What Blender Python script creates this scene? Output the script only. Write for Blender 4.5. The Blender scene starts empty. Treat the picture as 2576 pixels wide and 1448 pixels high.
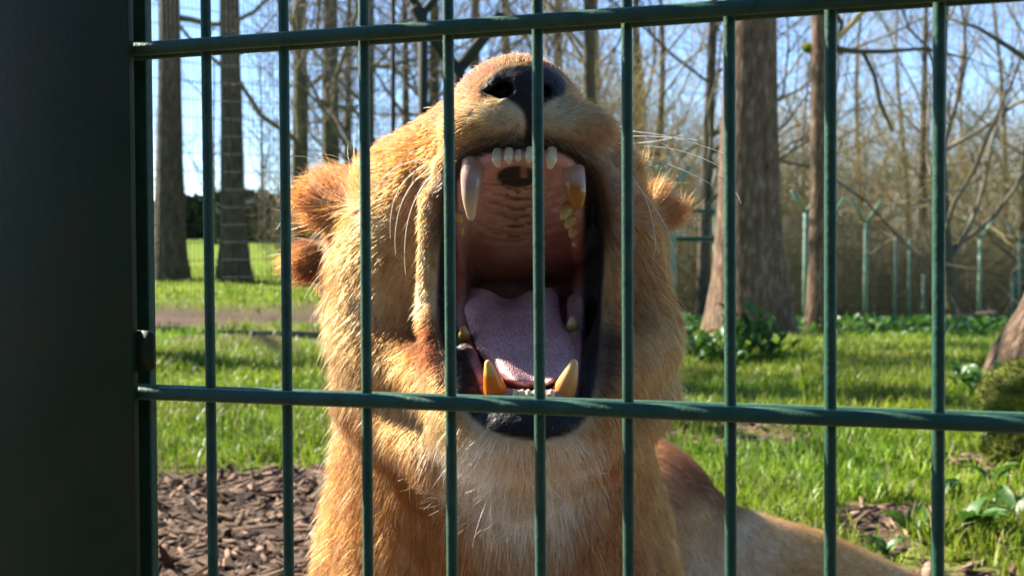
import bpy, math, random
import numpy as np
from mathutils import Matrix, Vector

rng = np.random.default_rng(7)
random.seed(7)
scn = bpy.context.scene
COL = scn.collection

# ------------------------------------------------------------------ camera, sky, sun
F = 3200.0            # focal length in photo pixels (photo measured at 2576 x 1448)
CX, CY = 1288.0, 724.0
H = 0.68              # lens height above the ground
PITCH = math.atan((CY - 590.0) / F)
cp, sp = math.cos(PITCH), math.sin(PITCH)
RC = np.array([[1, 0, 0], [0, sp, cp], [0, cp, -sp]]).T   # columns: right, up, forward
CAM = np.array([0, 0, H])

cam_d = bpy.data.cameras.new('camera')
cam = bpy.data.objects.new('camera', cam_d); COL.objects.link(cam)
cam.location = (0, 0, H); cam.rotation_euler = (math.pi / 2 - PITCH, 0, 0)
cam_d.sensor_width = 36; cam_d.lens = 36 * F / 2576
cam_d.clip_start = 0.02; cam_d.clip_end = 3000
cam_d.dof.use_dof = True; cam_d.dof.focus_distance = 0.90; cam_d.dof.aperture_fstop = 15
scn.camera = cam

SUN_EL, SUN_BACK = math.radians(35), math.radians(29)   # from the left, a little beyond the lioness
sdir = Vector((-math.cos(SUN_BACK) * math.cos(SUN_EL), math.sin(SUN_BACK) * math.cos(SUN_EL), math.sin(SUN_EL)))
world = bpy.data.worlds.new('World'); scn.world = world; world.use_nodes = True
wn = world.node_tree
bg = wn.nodes['Background']
sky = wn.nodes.new('ShaderNodeTexSky'); sky.sky_type = 'NISHITA'; sky.sun_disc = False
sky.sun_elevation = SUN_EL; sky.sun_rotation = math.atan2(sdir.x, sdir.y)
sky.altitude = 3500; sky.air_density = 1.0; sky.dust_density = 0.05; sky.ozone_density = 3.5
wn.links.new(sky.outputs[0], bg.inputs[0]); bg.inputs[1].default_value = 0.085
sun_d = bpy.data.lights.new('sun', 'SUN'); sun_d.energy = 5.0; sun_d.angle = math.radians(0.55); sun_d.color = (1.0, 0.93, 0.80)
sun = bpy.data.objects.new('sun', sun_d); COL.objects.link(sun)
sun.rotation_euler = sdir.to_track_quat('Z', 'Y').to_euler()
vs = scn.view_settings; vs.view_transform = 'Standard'; vs.look = 'None'; vs.exposure = 1.85; vs.gamma = 1.0
scn.cycles.max_bounces = 6; scn.cycles.diffuse_bounces = 3; scn.cycles.glossy_bounces = 2
scn.cycles.transmission_bounces = 3; scn.cycles.transparent_max_bounces = 6
scn.cycles.caustics_reflective = False; scn.cycles.caustics_refractive = False
scn.cycles.sample_clamp_indirect = 4.0

# ------------------------------------------------------------------ helpers
def CP(px, py, d):
    """photo pixel + distance along the view axis -> camera-frame metres (x right, y up, depth)"""
    return np.array([(px - CX) / F * d, -(py - CY) / F * d, d])

def to_world(c):
    c = np.asarray(c, dtype=np.float64)
    return c @ RC.T + CAM

def W(px, py, d):
    return to_world(CP(px, py, d))

def project(c):
    c = np.asarray(c)
    return c[..., 0] / c[..., 2] * F + CX, -c[..., 1] / c[..., 2] * F + CY

def mesh_np(name, v, f, smooth=False):
    """v (n,3); f list of arrays, each (m,3) or (m,4)"""
    me = bpy.data.meshes.new(name)
    if isinstance(f, np.ndarray): f = [f]
    f = [np.asarray(a, dtype=np.int32) for a in f if len(a)]
    nl = sum(a.size for a in f); npoly = sum(len(a) for a in f)
    me.vertices.add(len(v)); me.vertices.foreach_set('co', np.asarray(v, dtype=np.float32).ravel())
    me.loops.add(nl); me.loops.foreach_set('vertex_index', np.concatenate([a.ravel() for a in f]))
    me.polygons.add(npoly)
    sizes = np.concatenate([np.full(len(a), a.shape[1], dtype=np.int32) for a in f])
    st = np.concatenate([[0], np.cumsum(sizes)[:-1]]).astype(np.int32)
    me.polygons.foreach_set('loop_start', st)
    me.update(calc_edges=True)
    me.validate()
    if smooth: me.shade_smooth()
    return me

def link(name, data, parent=None, mat=None, loc=None):
    o = bpy.data.objects.new(name, data); COL.objects.link(o)
    if parent is not None: o.parent = parent
    if mat is not None and data is not None: data.materials.clear(); data.materials.append(mat)
    if loc is not None: o.location = loc
    return o

def tag(o, label=None, cat=None, group=None, kind=None):
    if label: o['label'] = label
    if cat: o['category'] = cat
    if group: o['group'] = group
    if kind: o['kind'] = kind
    return o

class MB:
    """collects simple solids into one mesh"""
    def __init__(s): s.v = []; s.q = []; s.t = []; s.n = 0
    def add(s, v, q=None, t=None):
        v = np.asarray(v, float).reshape(-1, 3)
        if q is not None and len(q): s.q.append(np.asarray(q, int).reshape(-1, 4) + s.n)
        if t is not None and len(t): s.t.append(np.asarray(t, int).reshape(-1, 3) + s.n)
        s.v.append(v); s.n += len(v)
    def box(s, lo, hi, M=None):
        x0, y0, z0 = lo; x1, y1, z1 = hi
        v = np.array([(x0,y0,z0),(x1,y0,z0),(x1,y1,z0),(x0,y1,z0),(x0,y0,z1),(x1,y0,z1),(x1,y1,z1),(x0,y1,z1)], float)
        if M is not None: v = v @ M[:3, :3].T + M[:3, 3]
        s.add(v, [(0,3,2,1),(4,5,6,7),(0,1,5,4),(1,2,6,5),(2,3,7,6),(3,0,4,7)])
    def tube(s, P, R, n=6, cap=True):
        P = np.asarray(P, float); R = np.broadcast_to(np.asarray(R, float), (len(P),))
        T = np.gradient(P, axis=0); T /= np.linalg.norm(T, axis=1)[:, None] + 1e-12
        ref = np.array([0, 0, 1.0]) if abs(T[0, 2]) < .9 else np.array([1.0, 0, 0])
        a = np.linspace(0, 2 * np.pi, n, endpoint=False)
        A = np.cross(T, ref); A /= np.linalg.norm(A, axis=1)[:, None] + 1e-12
        B = np.cross(T, A)
        ring = P[:, None] + R[:, None, None] * (np.cos(a)[None, :, None] * A[:, None] + np.sin(a)[None, :, None] * B[:, None])
        m = len(P); i = np.arange(m - 1)[:, None] * n; j = np.arange(n)[None]; k = (j + 1) % n
        q = np.stack([i + j, i + k, i + n + k, i + n + j], -1).reshape(-1, 4)
        v = ring.reshape(-1, 3); t = []
        if cap:
            v = np.vstack([v, P[0], P[-1]])
            c0, c1 = m * n, m * n + 1
            t = [(c0, (b + 1) % n, b) for b in range(n)] + [(c1, (m - 1) * n + b, (m - 1) * n + (b + 1) % n) for b in range(n)]
        s.add(v, q, t)
    def build(s, name, smooth=True):
        fs = []
        if s.q: fs.append(np.concatenate(s.q))
        if s.t: fs.append(np.concatenate(s.t))
        return mesh_np(name, np.concatenate(s.v), fs, smooth)

# value noise for shapes
_perm = rng.random((64, 64, 64)).astype(np.float32)
def vnoise(p, freq=1.0):
    q = np.asarray(p, dtype=np.float64) * freq + 100.3
    i = np.floor(q).astype(int); f = q - i; f = f * f * (3 - 2 * f)
    i0 = i % 64; i1 = (i + 1) % 64
    r = 0
    for dx in (0, 1):
        wx = f[..., 0] if dx else 1 - f[..., 0]; ix = (i1 if dx else i0)[..., 0]
        for dy in (0, 1):
            wy = f[..., 1] if dy else 1 - f[..., 1]; iy = (i1 if dy else i0)[..., 1]
            for dz in (0, 1):
                wz = f[..., 2] if dz else 1 - f[..., 2]; iz = (i1 if dz else i0)[..., 2]
                r = r + wx * wy * wz * _perm[ix, iy, iz]
    return r * 2 - 1
def sstep(a, b, x):
    t = np.clip((np.asarray(x, float) - a) / (b - a), 0, 1); return t * t * (3 - 2 * t)

# ------------------------------------------------------------------ materials
def new_mat(name):
    m = bpy.data.materials.new(name); m.use_nodes = True
    nt = m.node_tree; b = nt.nodes['Principled BSDF']
    return m, nt, b

def mat_noise(name, cols, scale=8, rough=.8, detail=6, bump=0., bscale=None, stretch=None, spec=.3, pos=None, metal=0., coord='Object', dist=0., trans=0.):
    m, nt, b = new_mat(name)
    tc = nt.nodes.new('ShaderNodeTexCoord'); src = tc.outputs[coord]
    if stretch:
        mp = nt.nodes.new('ShaderNodeMapping'); mp.inputs['Scale'].default_value = stretch
        nt.links.new(src, mp.inputs[0]); src = mp.outputs[0]
    nz = nt.nodes.new('ShaderNodeTexNoise'); nz.inputs['Scale'].default_value = scale; nz.inputs['Detail'].default_value = detail
    nz.inputs['Roughness'].default_value = .62; nz.inputs['Distortion'].default_value = dist
    nt.links.new(src, nz.inputs['Vector'])
    cr = nt.nodes.new('ShaderNodeValToRGB'); e = cr.color_ramp.elements
    n = len(cols); pos = pos or [.3 + .4 * i / max(1, n - 1) for i in range(n)]
    while len(e) < n: e.new(.5)
    for i in range(n): e[i].position = pos[i]; e[i].color = (*cols[i], 1)
    nt.links.new(nz.outputs[0], cr.inputs[0]); nt.links.new(cr.outputs[0], b.inputs['Base Color'])
    b.inputs['Roughness'].default_value = rough; b.inputs['Specular IOR Level'].default_value = spec; b.inputs['Metallic'].default_value = metal
    if bump:
        n2 = nt.nodes.new('ShaderNodeTexNoise'); n2.inputs['Scale'].default_value = bscale or scale * 3; n2.inputs['Detail'].default_value = 8
        nt.links.new(src, n2.inputs['Vector'])
        bp = nt.nodes.new('ShaderNodeBump'); bp.inputs['Strength'].default_value = 1.0; bp.inputs['Distance'].default_value = bump
        nt.links.new(n2.outputs[0], bp.inputs['Height']); nt.links.new(bp.outputs[0], b.inputs['Normal'])
    if trans:
        out = nt.nodes['Material Output']; tr = nt.nodes.new('ShaderNodeBsdfTranslucent'); mx = nt.nodes.new('ShaderNodeMixShader')
        mx.inputs[0].default_value = trans
        nt.links.new(cr.outputs[0], tr.inputs[0]); nt.links.new(b.outputs[0], mx.inputs[1]); nt.links.new(tr.outputs[0], mx.inputs[2])
        nt.links.new(mx.outputs[0], out.inputs[0])
    return m

def mat_attr(name, attr='col', rough=.7, spec=.3, trans=0., noise=None, bump=0., bscale=200., rattr=None):
    """colour from a stored attribute, broken up by fine noise"""
    m, nt, b = new_mat(name)
    a = nt.nodes.new('ShaderNodeAttribute'); a.attribute_name = attr
    col = a.outputs['Color']
    tc = nt.nodes.new('ShaderNodeTexCoord')
    if noise:
        nz = nt.nodes.new('ShaderNodeTexNoise'); nz.inputs['Scale'].default_value = noise[0]; nz.inputs['Detail'].default_value = 5
        nt.links.new(tc.outputs['Object'], nz.inputs['Vector'])
        mr = nt.nodes.new('ShaderNodeMapRange'); mr.inputs[3].default_value = 1 - noise[1]; mr.inputs[4].default_value = 1 + noise[1]
        mr.inputs[1].default_value = .25; mr.inputs[2].default_value = .75
        nt.links.new(nz.outputs[0], mr.inputs[0])
        mx = nt.nodes.new('ShaderNodeVectorMath'); mx.operation = 'SCALE'
        nt.links.new(col, mx.inputs[0]); nt.links.new(mr.outputs[0], mx.inputs['Scale']); col = mx.outputs[0]
    nt.links.new(col, b.inputs['Base Color'])
    b.inputs['Roughness'].default_value = rough; b.inputs['Specular IOR Level'].default_value = spec
    if rattr:
        ra = nt.nodes.new('ShaderNodeAttribute'); ra.attribute_name = rattr
        nt.links.new(ra.outputs['Fac'], b.inputs['Roughness'])
    if bump:
        n2 = nt.nodes.new('ShaderNodeTexNoise'); n2.inputs['Scale'].default_value = bscale; n2.inputs['Detail'].default_value = 6
        nt.links.new(tc.outputs['Object'], n2.inputs['Vector'])
        bp = nt.nodes.new('ShaderNodeBump'); bp.inputs['Distance'].default_value = bump
        nt.links.new(n2.outputs[0], bp.inputs['Height']); nt.links.new(bp.outputs[0], b.inputs['Normal'])
    if trans:
        out = nt.nodes['Material Output']; tr = nt.nodes.new('ShaderNodeBsdfTranslucent'); mx2 = nt.nodes.new('ShaderNodeMixShader')
        mx2.inputs[0].default_value = trans
        nt.links.new(col, tr.inputs[0]); nt.links.new(b.outputs[0], mx2.inputs[1]); nt.links.new(tr.outputs[0], mx2.inputs[2])
        nt.links.new(mx2.outputs[0], out.inputs[0])
    return m

M = {}
M['bark_grey'] = mat_noise('bark_grey', [(.028,.020,.013), (.075,.055,.036), (.15,.115,.08)], 7, .9, 9, .04, 12, (3, 3, .9), pos=[.3,.5,.72])
M['bark_pale'] = mat_noise('bark_pale', [(.05,.028,.016), (.13,.078,.047), (.29,.21,.14)], 9, .9, 9, .03, 16, (2.5, 2.5, .8), pos=[.3,.52,.74])
M['bark_moss'] = mat_noise('bark_moss', [(.04,.03,.022), (.085,.066,.04), (.10,.105,.03)], 4, .9, 8, .02, 14, (3, 3, .8), pos=[.3,.5,.7])
M['twig'] = mat_noise('twig', [(.10,.08,.055), (.20,.165,.115)], 2, .85, 3)
M['twig_olive'] = mat_noise('twig_olive', [(.20,.155,.065), (.36,.285,.13), (.46,.38,.20)], 1.2, .85, 3)
M['moss'] = mat_noise('moss', [(.03,.035,.008), (.10,.12,.012), (.19,.20,.025)], 22, .95, 8, .012, 60)
M['paint'] = mat_noise('paint', [(.009,.042,.026), (.015,.060,.037), (.026,.080,.048), (.20,.21,.12)], 70, .46, 9, .0006, 260, spec=.22, pos=[.3,.5,.70,.80])
_b = M['paint'].node_tree.nodes['Principled BSDF']; _b.inputs['Sheen Weight'].default_value = .6; _b.inputs['Sheen Roughness'].default_value = .35; _b.inputs['Sheen Tint'].default_value = (.55,.90,.62,1)   # chalky weathered coat
M['paint_old'] = mat_noise('paint_old', [(.08,.17,.125), (.15,.26,.185), (.28,.31,.14)], 4, .6, 6, pos=[.3,.5,.72])
M['plate'] = mat_noise('plate', [(.007,.024,.010), (.012,.032,.014), (.032,.028,.012), (.10,.09,.06)], 14, .45, 10, .00015, 300, spec=.16, pos=[.3,.5,.70,.80])
M['wire'] = mat_noise('wire', [(.012,.018,.015), (.03,.042,.032)], 9, .6)
M['leaf'] = mat_noise('leaf', [(.025,.07,.008), (.06,.15,.02), (.10,.20,.035)], 9, .45, 4, spec=.5, trans=.35)
M['hedge'] = mat_noise('hedge', [(.010,.016,.008), (.022,.036,.014)], .8, .8)
M['scrub'] = mat_noise('scrub', [(.08,.07,.03), (.17,.15,.065), (.24,.22,.09)], 1.5, .9)
M['post_dark'] = mat_noise('post_dark', [(.012,.016,.010), (.030,.032,.020)], 5, .8)
M['hedge_unseen'] = mat_noise('hedge_unseen', [(.035,.045,.02), (.075,.085,.035), (.12,.10,.05)], 1.2, .8)
M['stone'] = mat_noise('stone', [(.06,.055,.045), (.12,.12,.03), (.17,.17,.05)], 7, .9, 8, .01, 30)
M['log'] = mat_noise('log', [(.14,.08,.05), (.30,.19,.13)], 9, .9, 6)

# ------------------------------------------------------------------ ground
def ground_z(x, y):
    x = np.asarray(x, float); y = np.asarray(y, float)
    ang = x / np.maximum(y, .5)
    right = sstep(.02, .16, ang)
    drop = -.068 * np.clip(y - 7.5, 0, 34)
    rise = .0035 * np.clip(y - 25, 0, 80)
    z = right * drop + (1 - right) * rise
    p = np.stack([x, y, np.zeros_like(x)], -1)
    z = z + .035 * vnoise(p, .9) * sstep(2.6, 5, y) + .010 * vnoise(p, 3.1) * sstep(2, 3, y)
    return z

def soil_amt(x, y):
    """1 = bare soil / mulch, 0 = grass"""
    x = np.asarray(x, float); y = np.asarray(y, float)
    p = np.stack([x, y, np.zeros_like(x)], -1)
    n = vnoise(p, 2.2) * .5 + vnoise(p, 5.3) * .35 + vnoise(p, 12.) * .2
    ang = x / np.maximum(y, .3)
    edge = 3.75 + .35 * n - 1.15 * sstep(-.02, .15, ang)
    near = sstep(.25, -.25, y - edge)
    band = np.exp(-((y - 10.6 - 1.6 * vnoise(p, .8)) / 1.9) ** 2) * (ang < -.06) * 1.15
    patch = sstep(.05, .40, n) * sstep(6.5, 4.2, y) * .9 + sstep(.24, .5, n) * .85 * sstep(30, 12, y)
    return np.clip(np.maximum(np.maximum(near, band), patch * (ang > -.1) + patch * .9 * (ang <= -.1)), 0, 1)

def axis(parts):
    out = []
    for a, b, s in parts: out.append(np.arange(a, b, s))
    return np.concatenate(out)
gx = axis([(-900, -100, 100), (-100, -20, 8), (-20, -5, .6), (-5, -1.6, .2), (-1.6, 2.4, .06), (2.4, 6, .2), (6, 20, .6), (20, 100, 8), (100, 901, 100)])
gy = axis([(-40, -2, 6), (-2, 1, .4), (1, 6, .06), (6, 14, .2), (14, 40, .7), (40, 120, 5), (120, 1500, 60)])
GX, GY = np.meshgrid(gx, gy, indexing='xy')
GZ = ground_z(GX.ravel(), GY.ravel())
nx, ny = len(gx), len(gy)
ii, jj = np.meshgrid(np.arange(nx - 1), np.arange(ny - 1), indexing='xy')
a0 = (jj * nx + ii).ravel()
gme = mesh_np('ground', np.stack([GX.ravel(), GY.ravel(), GZ], 1), np.stack([a0, a0 + 1, a0 + nx + 1, a0 + nx], 1), True)
sa = gme.attributes.new('soil', 'FLOAT', 'POINT'); sa.data.foreach_set('value', soil_amt(GX.ravel(), GY.ravel()).astype(np.float32))
gm, nt, b = new_mat('ground')
tc = nt.nodes.new('ShaderNodeTexCoord')
def ramp(nt, src, sc, cols, pos, det=8):
    nz = nt.nodes.new('ShaderNodeTexNoise'); nz.inputs['Scale'].default_value = sc; nz.inputs['Detail'].default_value = det; nz.inputs['Roughness'].default_value = .65
    nt.links.new(src, nz.inputs['Vector'])
    cr = nt.nodes.new('ShaderNodeValToRGB'); e = cr.color_ramp.elements
    while len(e) < len(cols): e.new(.5)
    for k in range(len(cols)): e[k].position = pos[k]; e[k].color = (*cols[k], 1)
    nt.links.new(nz.outputs[0], cr.inputs[0]); return cr, nz
soilc, _ = ramp(nt, tc.outputs['Object'], 26, [(.040,.026,.017), (.11,.072,.048), (.22,.15,.105)], [.3,.5,.72])
grc, _ = ramp(nt, tc.outputs['Object'], 3.5, [(.06,.095,.010), (.15,.22,.014), (.24,.29,.03)], [.3,.5,.7])
at = nt.nodes.new('ShaderNodeAttribute'); at.attribute_name = 'soil'
mx = nt.nodes.new('ShaderNodeMix'); mx.data_type = 'RGBA'
nt.links.new(at.outputs['Fac'], mx.inputs['Factor']); nt.links.new(grc.outputs[0], mx.inputs['A']); nt.links.new(soilc.outputs[0], mx.inputs['B'])
nt.links.new(mx.outputs['Result'], b.inputs['Base Color']); b.inputs['Roughness'].default_value = .95; b.inputs['Specular IOR Level'].default_value = .1
nz = nt.nodes.new('ShaderNodeTexNoise'); nz.inputs['Scale'].default_value = 40; nz.inputs['Detail'].default_value = 8
nt.links.new(tc.outputs['Object'], nz.inputs['Vector'])
bp = nt.nodes.new('ShaderNodeBump'); bp.inputs['Distance'].default_value = .02; nt.links.new(nz.outputs[0], bp.inputs['Height']); nt.links.new(bp.outputs[0], b.inputs['Normal'])
ground = tag(link('ground', gme, mat=gm), 'grassy paddock floor with bare mulch', None, kind='structure')

# pale gravel path far across the lawn
pb = MB(); pxs = np.linspace(-60, 2, 40)
for (xa, xb) in zip(pxs[:-1], pxs[1:]):
    ya, yb = 92 + .05 * xa, 92 + .05 * xb
    q = [(xa, ya, 0), (xb, yb, 0), (xb, yb + 3.2, 0), (xa, ya + 3.2, 0)]
    q = np.array(q, float); q[:, 2] = ground_z(q[:, 0], q[:, 1]) + .05
    pb.add(q, [(0, 1, 2, 3)])
tag(link('path', pb.build('path', False), mat=mat_noise('gravel', [(.25,.24,.22), (.42,.41,.38)], 3, .95)), 'pale gravel path beyond the lawn', None, kind='structure')

# ------------------------------------------------------------------ grass blades
def blades(n, x, y, h, w, lean, name, mat, colfn):
    gp = np.stack([x, y, np.zeros_like(x)], -1); tone = 1 + .45 * vnoise(gp, 1.3) + .25 * vnoise(gp, 4.); warm = vnoise(gp + 9., 1.7)
    z = ground_z(x, y) - .004
    th = rng.random(n) * 2 * np.pi; ld = rng.random(n) * 2 * np.pi
    side = np.stack([np.cos(th), np.sin(th), np.zeros(n)], 1) * (w / 2)[:, None]
    ln = np.stack([np.cos(ld), np.sin(ld), np.zeros(n)], 1) * (lean * h)[:, None]
    base = np.stack([x, y, z], 1); up = np.zeros((n, 3)); up[:, 2] = h
    v = np.empty((n, 5, 3))
    v[:, 0] = base - side; v[:, 1] = base + side
    mid = base + up * .55 + ln * .35
    v[:, 2] = mid - side * .8; v[:, 3] = mid + side * .8
    tip = base + up * (1 - .45 * lean[:, None]) + ln
    v[:, 4] = tip
    k = (np.arange(n) * 5)[:, None]
    q = np.concatenate([k, k + 1, k + 3, k + 2], 1); t = np.concatenate([k + 2, k + 3, k + 4], 1)
    me = mesh_np(name, v.reshape(-1, 3), [q, t], True)
    c = colfn(n) * np.clip(tone, .35, 1.7)[:, None]; c[:, 0] *= 1 + .25 * warm; c = np.concatenate([c, np.ones((n, 1))], 1)
    ca = me.attributes.new('col', 'FLOAT_COLOR', 'POINT'); ca.data.foreach_set('color', np.repeat(c, 5, axis=0).astype(np.float32).ravel())
    return me
def grass_cols(n):
    t = rng.random((n, 1)); u = rng.random((n, 1))
    c = np.array([.105, .19, .010]) * (1 - t) + np.array([.25, .32, .030]) * t
    dry = np.array([.30, .25, .11])
    return np.where(u > .90, dry, c) * (.75 + .5 * rng.random((n, 1)))
M['grass'] = mat_attr('grass', rough=.42, spec=.35, trans=.45)
def grass_patch(n, y0, y1, hl, wd, name, label, power=1.6, cam_half=.60):
    u = rng.random(n * 3)
    y = (y0 ** (2 - power) + u * (y1 ** (2 - power) - y0 ** (2 - power))) ** (1 / (2 - power)) if power != 2 else y0 * (y1 / y0) ** u
    x = (rng.random(n * 3) * 2 - 1) * cam_half * y
    p = np.stack([x, y, np.zeros_like(x)], -1)
    cl = .5 + .5 * vnoise(p, 3.0) + .45 * vnoise(p, 8.0)
    keep = (rng.random(n * 3) > soil_amt(x, y) * 1.02) & (rng.random(n * 3) < .12 + .88 * np.clip(cl, 0, 1) ** 1.3)
    x, y, cl = x[keep][:n], y[keep][:n], cl[keep][:n]; n = len(x)
    h = (hl[0] + (hl[1] - hl[0]) * rng.random(n)) * (.55 + .7 * np.clip(cl, 0, 1.2))
    w = wd * (.6 + .8 * rng.random(n)) * (1 + y / 14)
    lean = .15 + .75 * rng.random(n) ** 1.3
    return tag(link(name, blades(n, x, y, h, w, lean, name, M['grass'], grass_cols), mat=M['grass']), label, 'grass', kind='stuff')
grass_patch(150000, 2.3, 9.0, (.035, .105), .0042, 'grass', 'bright green tufted grass around the lying lioness', 1.3)
grass_patch(60000, 9.0, 26.0, (.04, .10), .006, 'grass', 'short sunlit lawn grass farther across the paddock', 1.3)

# ------------------------------------------------------------------ mulch: bark chips
def chip_mesh(k):
    r = np.random.default_rng(100 + k)
    L, Wd, T = .5, .5, .5
    b_ = MB()
    v = np.array([(sx * L, sy * Wd, sz * T) for sz in (-1, 1) for sy in (-1, 1) for sx in (-1, 0, 1)], float)
    v += r.normal(0, .10, v.shape); v[:, 1] *= np.where(np.abs(v[:, 0]) > .3, .65, 1); v[:, 2] += .25 * np.sin(v[:, 0] * 3 + k)
    q = []
    def id_(sx, sy, sz): return sz * 6 + sy * 3 + sx
    for sx in (0, 1):
        q += [(id_(sx,0,1), id_(sx+1,0,1), id_(sx+1,1,1), id_(sx,1,1)), (id_(sx,0,0), id_(sx,1,0), id_(sx+1,1,0), id_(sx+1,0,0)),
              (id_(sx,0,0), id_(sx+1,0,0), id_(sx+1,0,1), id_(sx,0,1)), (id_(sx,1,0), id_(sx,1,1), id_(sx+1,1,1), id_(sx+1,1,0))]
    q += [(id_(0,0,0), id_(0,0,1), id_(0,1,1), id_(0,1,0)), (id_(2,0,0), id_(2,1,0), id_(2,1,1), id_(2,0,1))]
    b_.add(v, q); return v, np.array(q)
chips = [chip_mesh(k) for k in range(6)]
M['chips'] = [mat_noise('bark_chip_%s' % nme, c, 14, .9, 6, .01, 30, (.5, 3, 3)) for nme, c in
              (('brown', [(.085,.047,.028), (.20,.118,.072)]), ('pale', [(.18,.112,.07), (.36,.245,.165)]), ('dark', [(.03,.017,.011), (.09,.052,.032)]))]
def chip_xf(n, y0, y1, a0_, a1_, big):
    u = rng.random(n * 4); y = np.sqrt(y0 ** 2 + u * (y1 ** 2 - y0 ** 2)); x = (a0_ + (a1_ - a0_) * rng.random(n * 4)) * y
    keep = rng.random(n * 4) < soil_amt(x, y) ** 2
    x, y = x[keep][:n], y[keep][:n]; n = len(x)
    L = big * (.20 + 1.6 * rng.random(n) ** 2.6); w = np.minimum(L * (.10 + .38 * rng.random(n) ** 1.5), .020); t = np.minimum(w * .45, .002 + .006 * rng.random(n))
    rz = rng.random(n) * np.pi * 2; tl = rng.normal(0, .34, n)
    return x, y, L, w, t, rz, tl
chip_meshes = []
for mi, m_ in enumerate(M['chips']):
    for k in range(6):
        me = mesh_np('bark_chip', chips[k][0], chips[k][1], False); me.materials.append(m_); chip_meshes.append(me)
x, y, L, w, t, rz, tl = chip_xf(300, 2.35, 3.5, -.33, -.13, .075)
for i in range(len(x)):
    o = bpy.data.objects.new('bark_chip', chip_meshes[rng.integers(0, 18)]); COL.objects.link(o); o.parent = ground
    o.location = (x[i], y[i], float(ground_z(x[i], y[i])) + t[i] * .45 + .004 * rng.random()); o.scale = (L[i], w[i], t[i]); o.rotation_euler = (rng.normal(0, .2), tl[i], rz[i])
def chip_stuff(n, args, mi, name):
    x, y, L, w, t, rz, tl = chip_xf(n, *args); n = len(x)
    V = np.empty((n, 12, 3)); sel = rng.integers(0, 6, n)
    base = np.stack([c[0] for c in chips])[sel] * np.stack([L, w, t], 1)[:, None]
    c_, s_ = np.cos(tl)[:, None], np.sin(tl)[:, None]
    bx = base[..., 0] * c_ + base[..., 2] * s_; bz = -base[..., 0] * s_ + base[..., 2] * c_
    c_, s_ = np.cos(rz)[:, None], np.sin(rz)[:, None]
    V[..., 0] = bx * c_ - base[..., 1] * s_ + x[:, None]; V[..., 1] = bx * s_ + base[..., 1] * c_ + y[:, None]
    V[..., 2] = bz + (ground_z(x, y) + t * .4)[:, None]
    q = (chips[0][1][None] + (np.arange(n) * 12)[:, None, None]).reshape(-1, 4)
    me = mesh_np(name, V.reshape(-1, 3), q, False)
    return tag(link(name, me, ground, M['chips'][mi]), kind='stuff')
for mi, n in ((0, 4300), (1, 2400), (2, 3200)):
    chip_stuff(n, (1.3, 4.3, -.62, .05, .042), mi, 'bark_mulch')
for mi, n in ((0, 700), (1, 350), (2, 500)):
    chip_stuff(n, (2.2, 6.0, .12, .46, .05), mi, 'bark_mulch')

# ------------------------------------------------------------------ the mesh fence in front
FY, FP, FR = -0.33635675, 0.02606549, -0.00297805
ca, sa_, cb, sb, cc, sc = math.cos(FY), math.sin(FY), math.cos(FP), math.sin(FP), math.cos(FR), math.sin(FR)
Ry = np.array([[ca, 0, sa_], [0, 1, 0], [-sa_, 0, ca]]); Rx = np.array([[1, 0, 0], [0, cb, -sb], [0, sb, cb]]); Rz = np.array([[cc, -sc, 0], [sc, cc, 0], [0, 0, 1]])
RF = Ry @ Rx @ Rz                      # fence axes in the camera frame (x right, y up, z back)
TF = np.array([-0.22189937, -0.0612072, -0.75309745])
A = RC.copy(); A[:, 2] *= -1           # camera frame -> world
Mw = np.eye(4); Mw[:3, :3] = A @ RF; Mw[:3, 3] = A @ TF + CAM
FM = Matrix([list(r) for r in Mw])
WB, WT = -0.585, 1.43                  # panel bottom and top along the fence
fence = link('mesh_fence', None); fence.matrix_world = FM
tag(fence, 'dark green welded twin wire mesh fence panel in front of the lioness', 'fence')
def wire(p0, p1, r, n=14, wob=0.0, seg=26):
    m = MB(); tt = np.linspace(0, 1, seg)[:, None]
    P = np.asarray(p0) * (1 - tt) + np.asarray(p1) * tt
    if wob:
        ph = rng.random(2) * 6
        P[:, 2] += wob * np.sin(tt[:, 0] * 9 + ph[0])
        if abs(p1[1] - p0[1]) > abs(p1[0] - p0[0]): P[:, 0] += wob * np.sin(tt[:, 0] * 7 + ph[1])
        else: P[:, 1] += wob * .6 * np.sin(tt[:, 0] * 7 + ph[1])
    m.tube(P, r, n); return m
xoff = {5: .0006, 6: -.0014, 7: .0008}
for i in range(1, 23):
    u = i * .05 + xoff.get(i, 0)
    link('vertical_wire', wire((u, WB, 0), (u, WT, 0), .00298, wob=.0003).build('vertical_wire'), fence, M['paint'])
for j in range(-2, 8):
    for s in (1, -1):
        link('horizontal_wire', wire((-.05, j * .2, s * .0066), (1.12, j * .2, s * .0066), .0040, wob=.0003).build('horizontal_wire'), fence, M['paint'])

post = link('fence_post', None); post.matrix_world = FM
tag(post, 'broad dark green steel fence post with flat cover plate and hook tab', 'post')
def bevel_box(lo, hi, bev, name, parent, mat, seg=3):
    import bmesh
    bm = bmesh.new(); bmesh.ops.create_cube(bm, size=1)
    lo = Vector(lo); hi = Vector(hi)
    for v in bm.verts: v.co = Vector([(lo[k] + hi[k]) / 2 + v.co[k] * (hi[k] - lo[k]) for k in range(3)])
    bmesh.ops.bevel(bm, geom=bm.edges[:], offset=bev, segments=seg, affect='EDGES', profile=.5)
    me = bpy.data.meshes.new(name); bm.to_mesh(me); bm.free(); me.shade_smooth()
    return link(name, me, parent, mat)
bevel_box((-.115, WB - .10, .0112), (.0090, WT + .1, .0165), .0007, 'cover_plate', post, M['plate'])
bevel_box((-.112, WB - .10, -.0185), (.0010, WT + .1, -.0112), .0012, 'backing_bar', post, M['paint'], 4)
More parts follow.
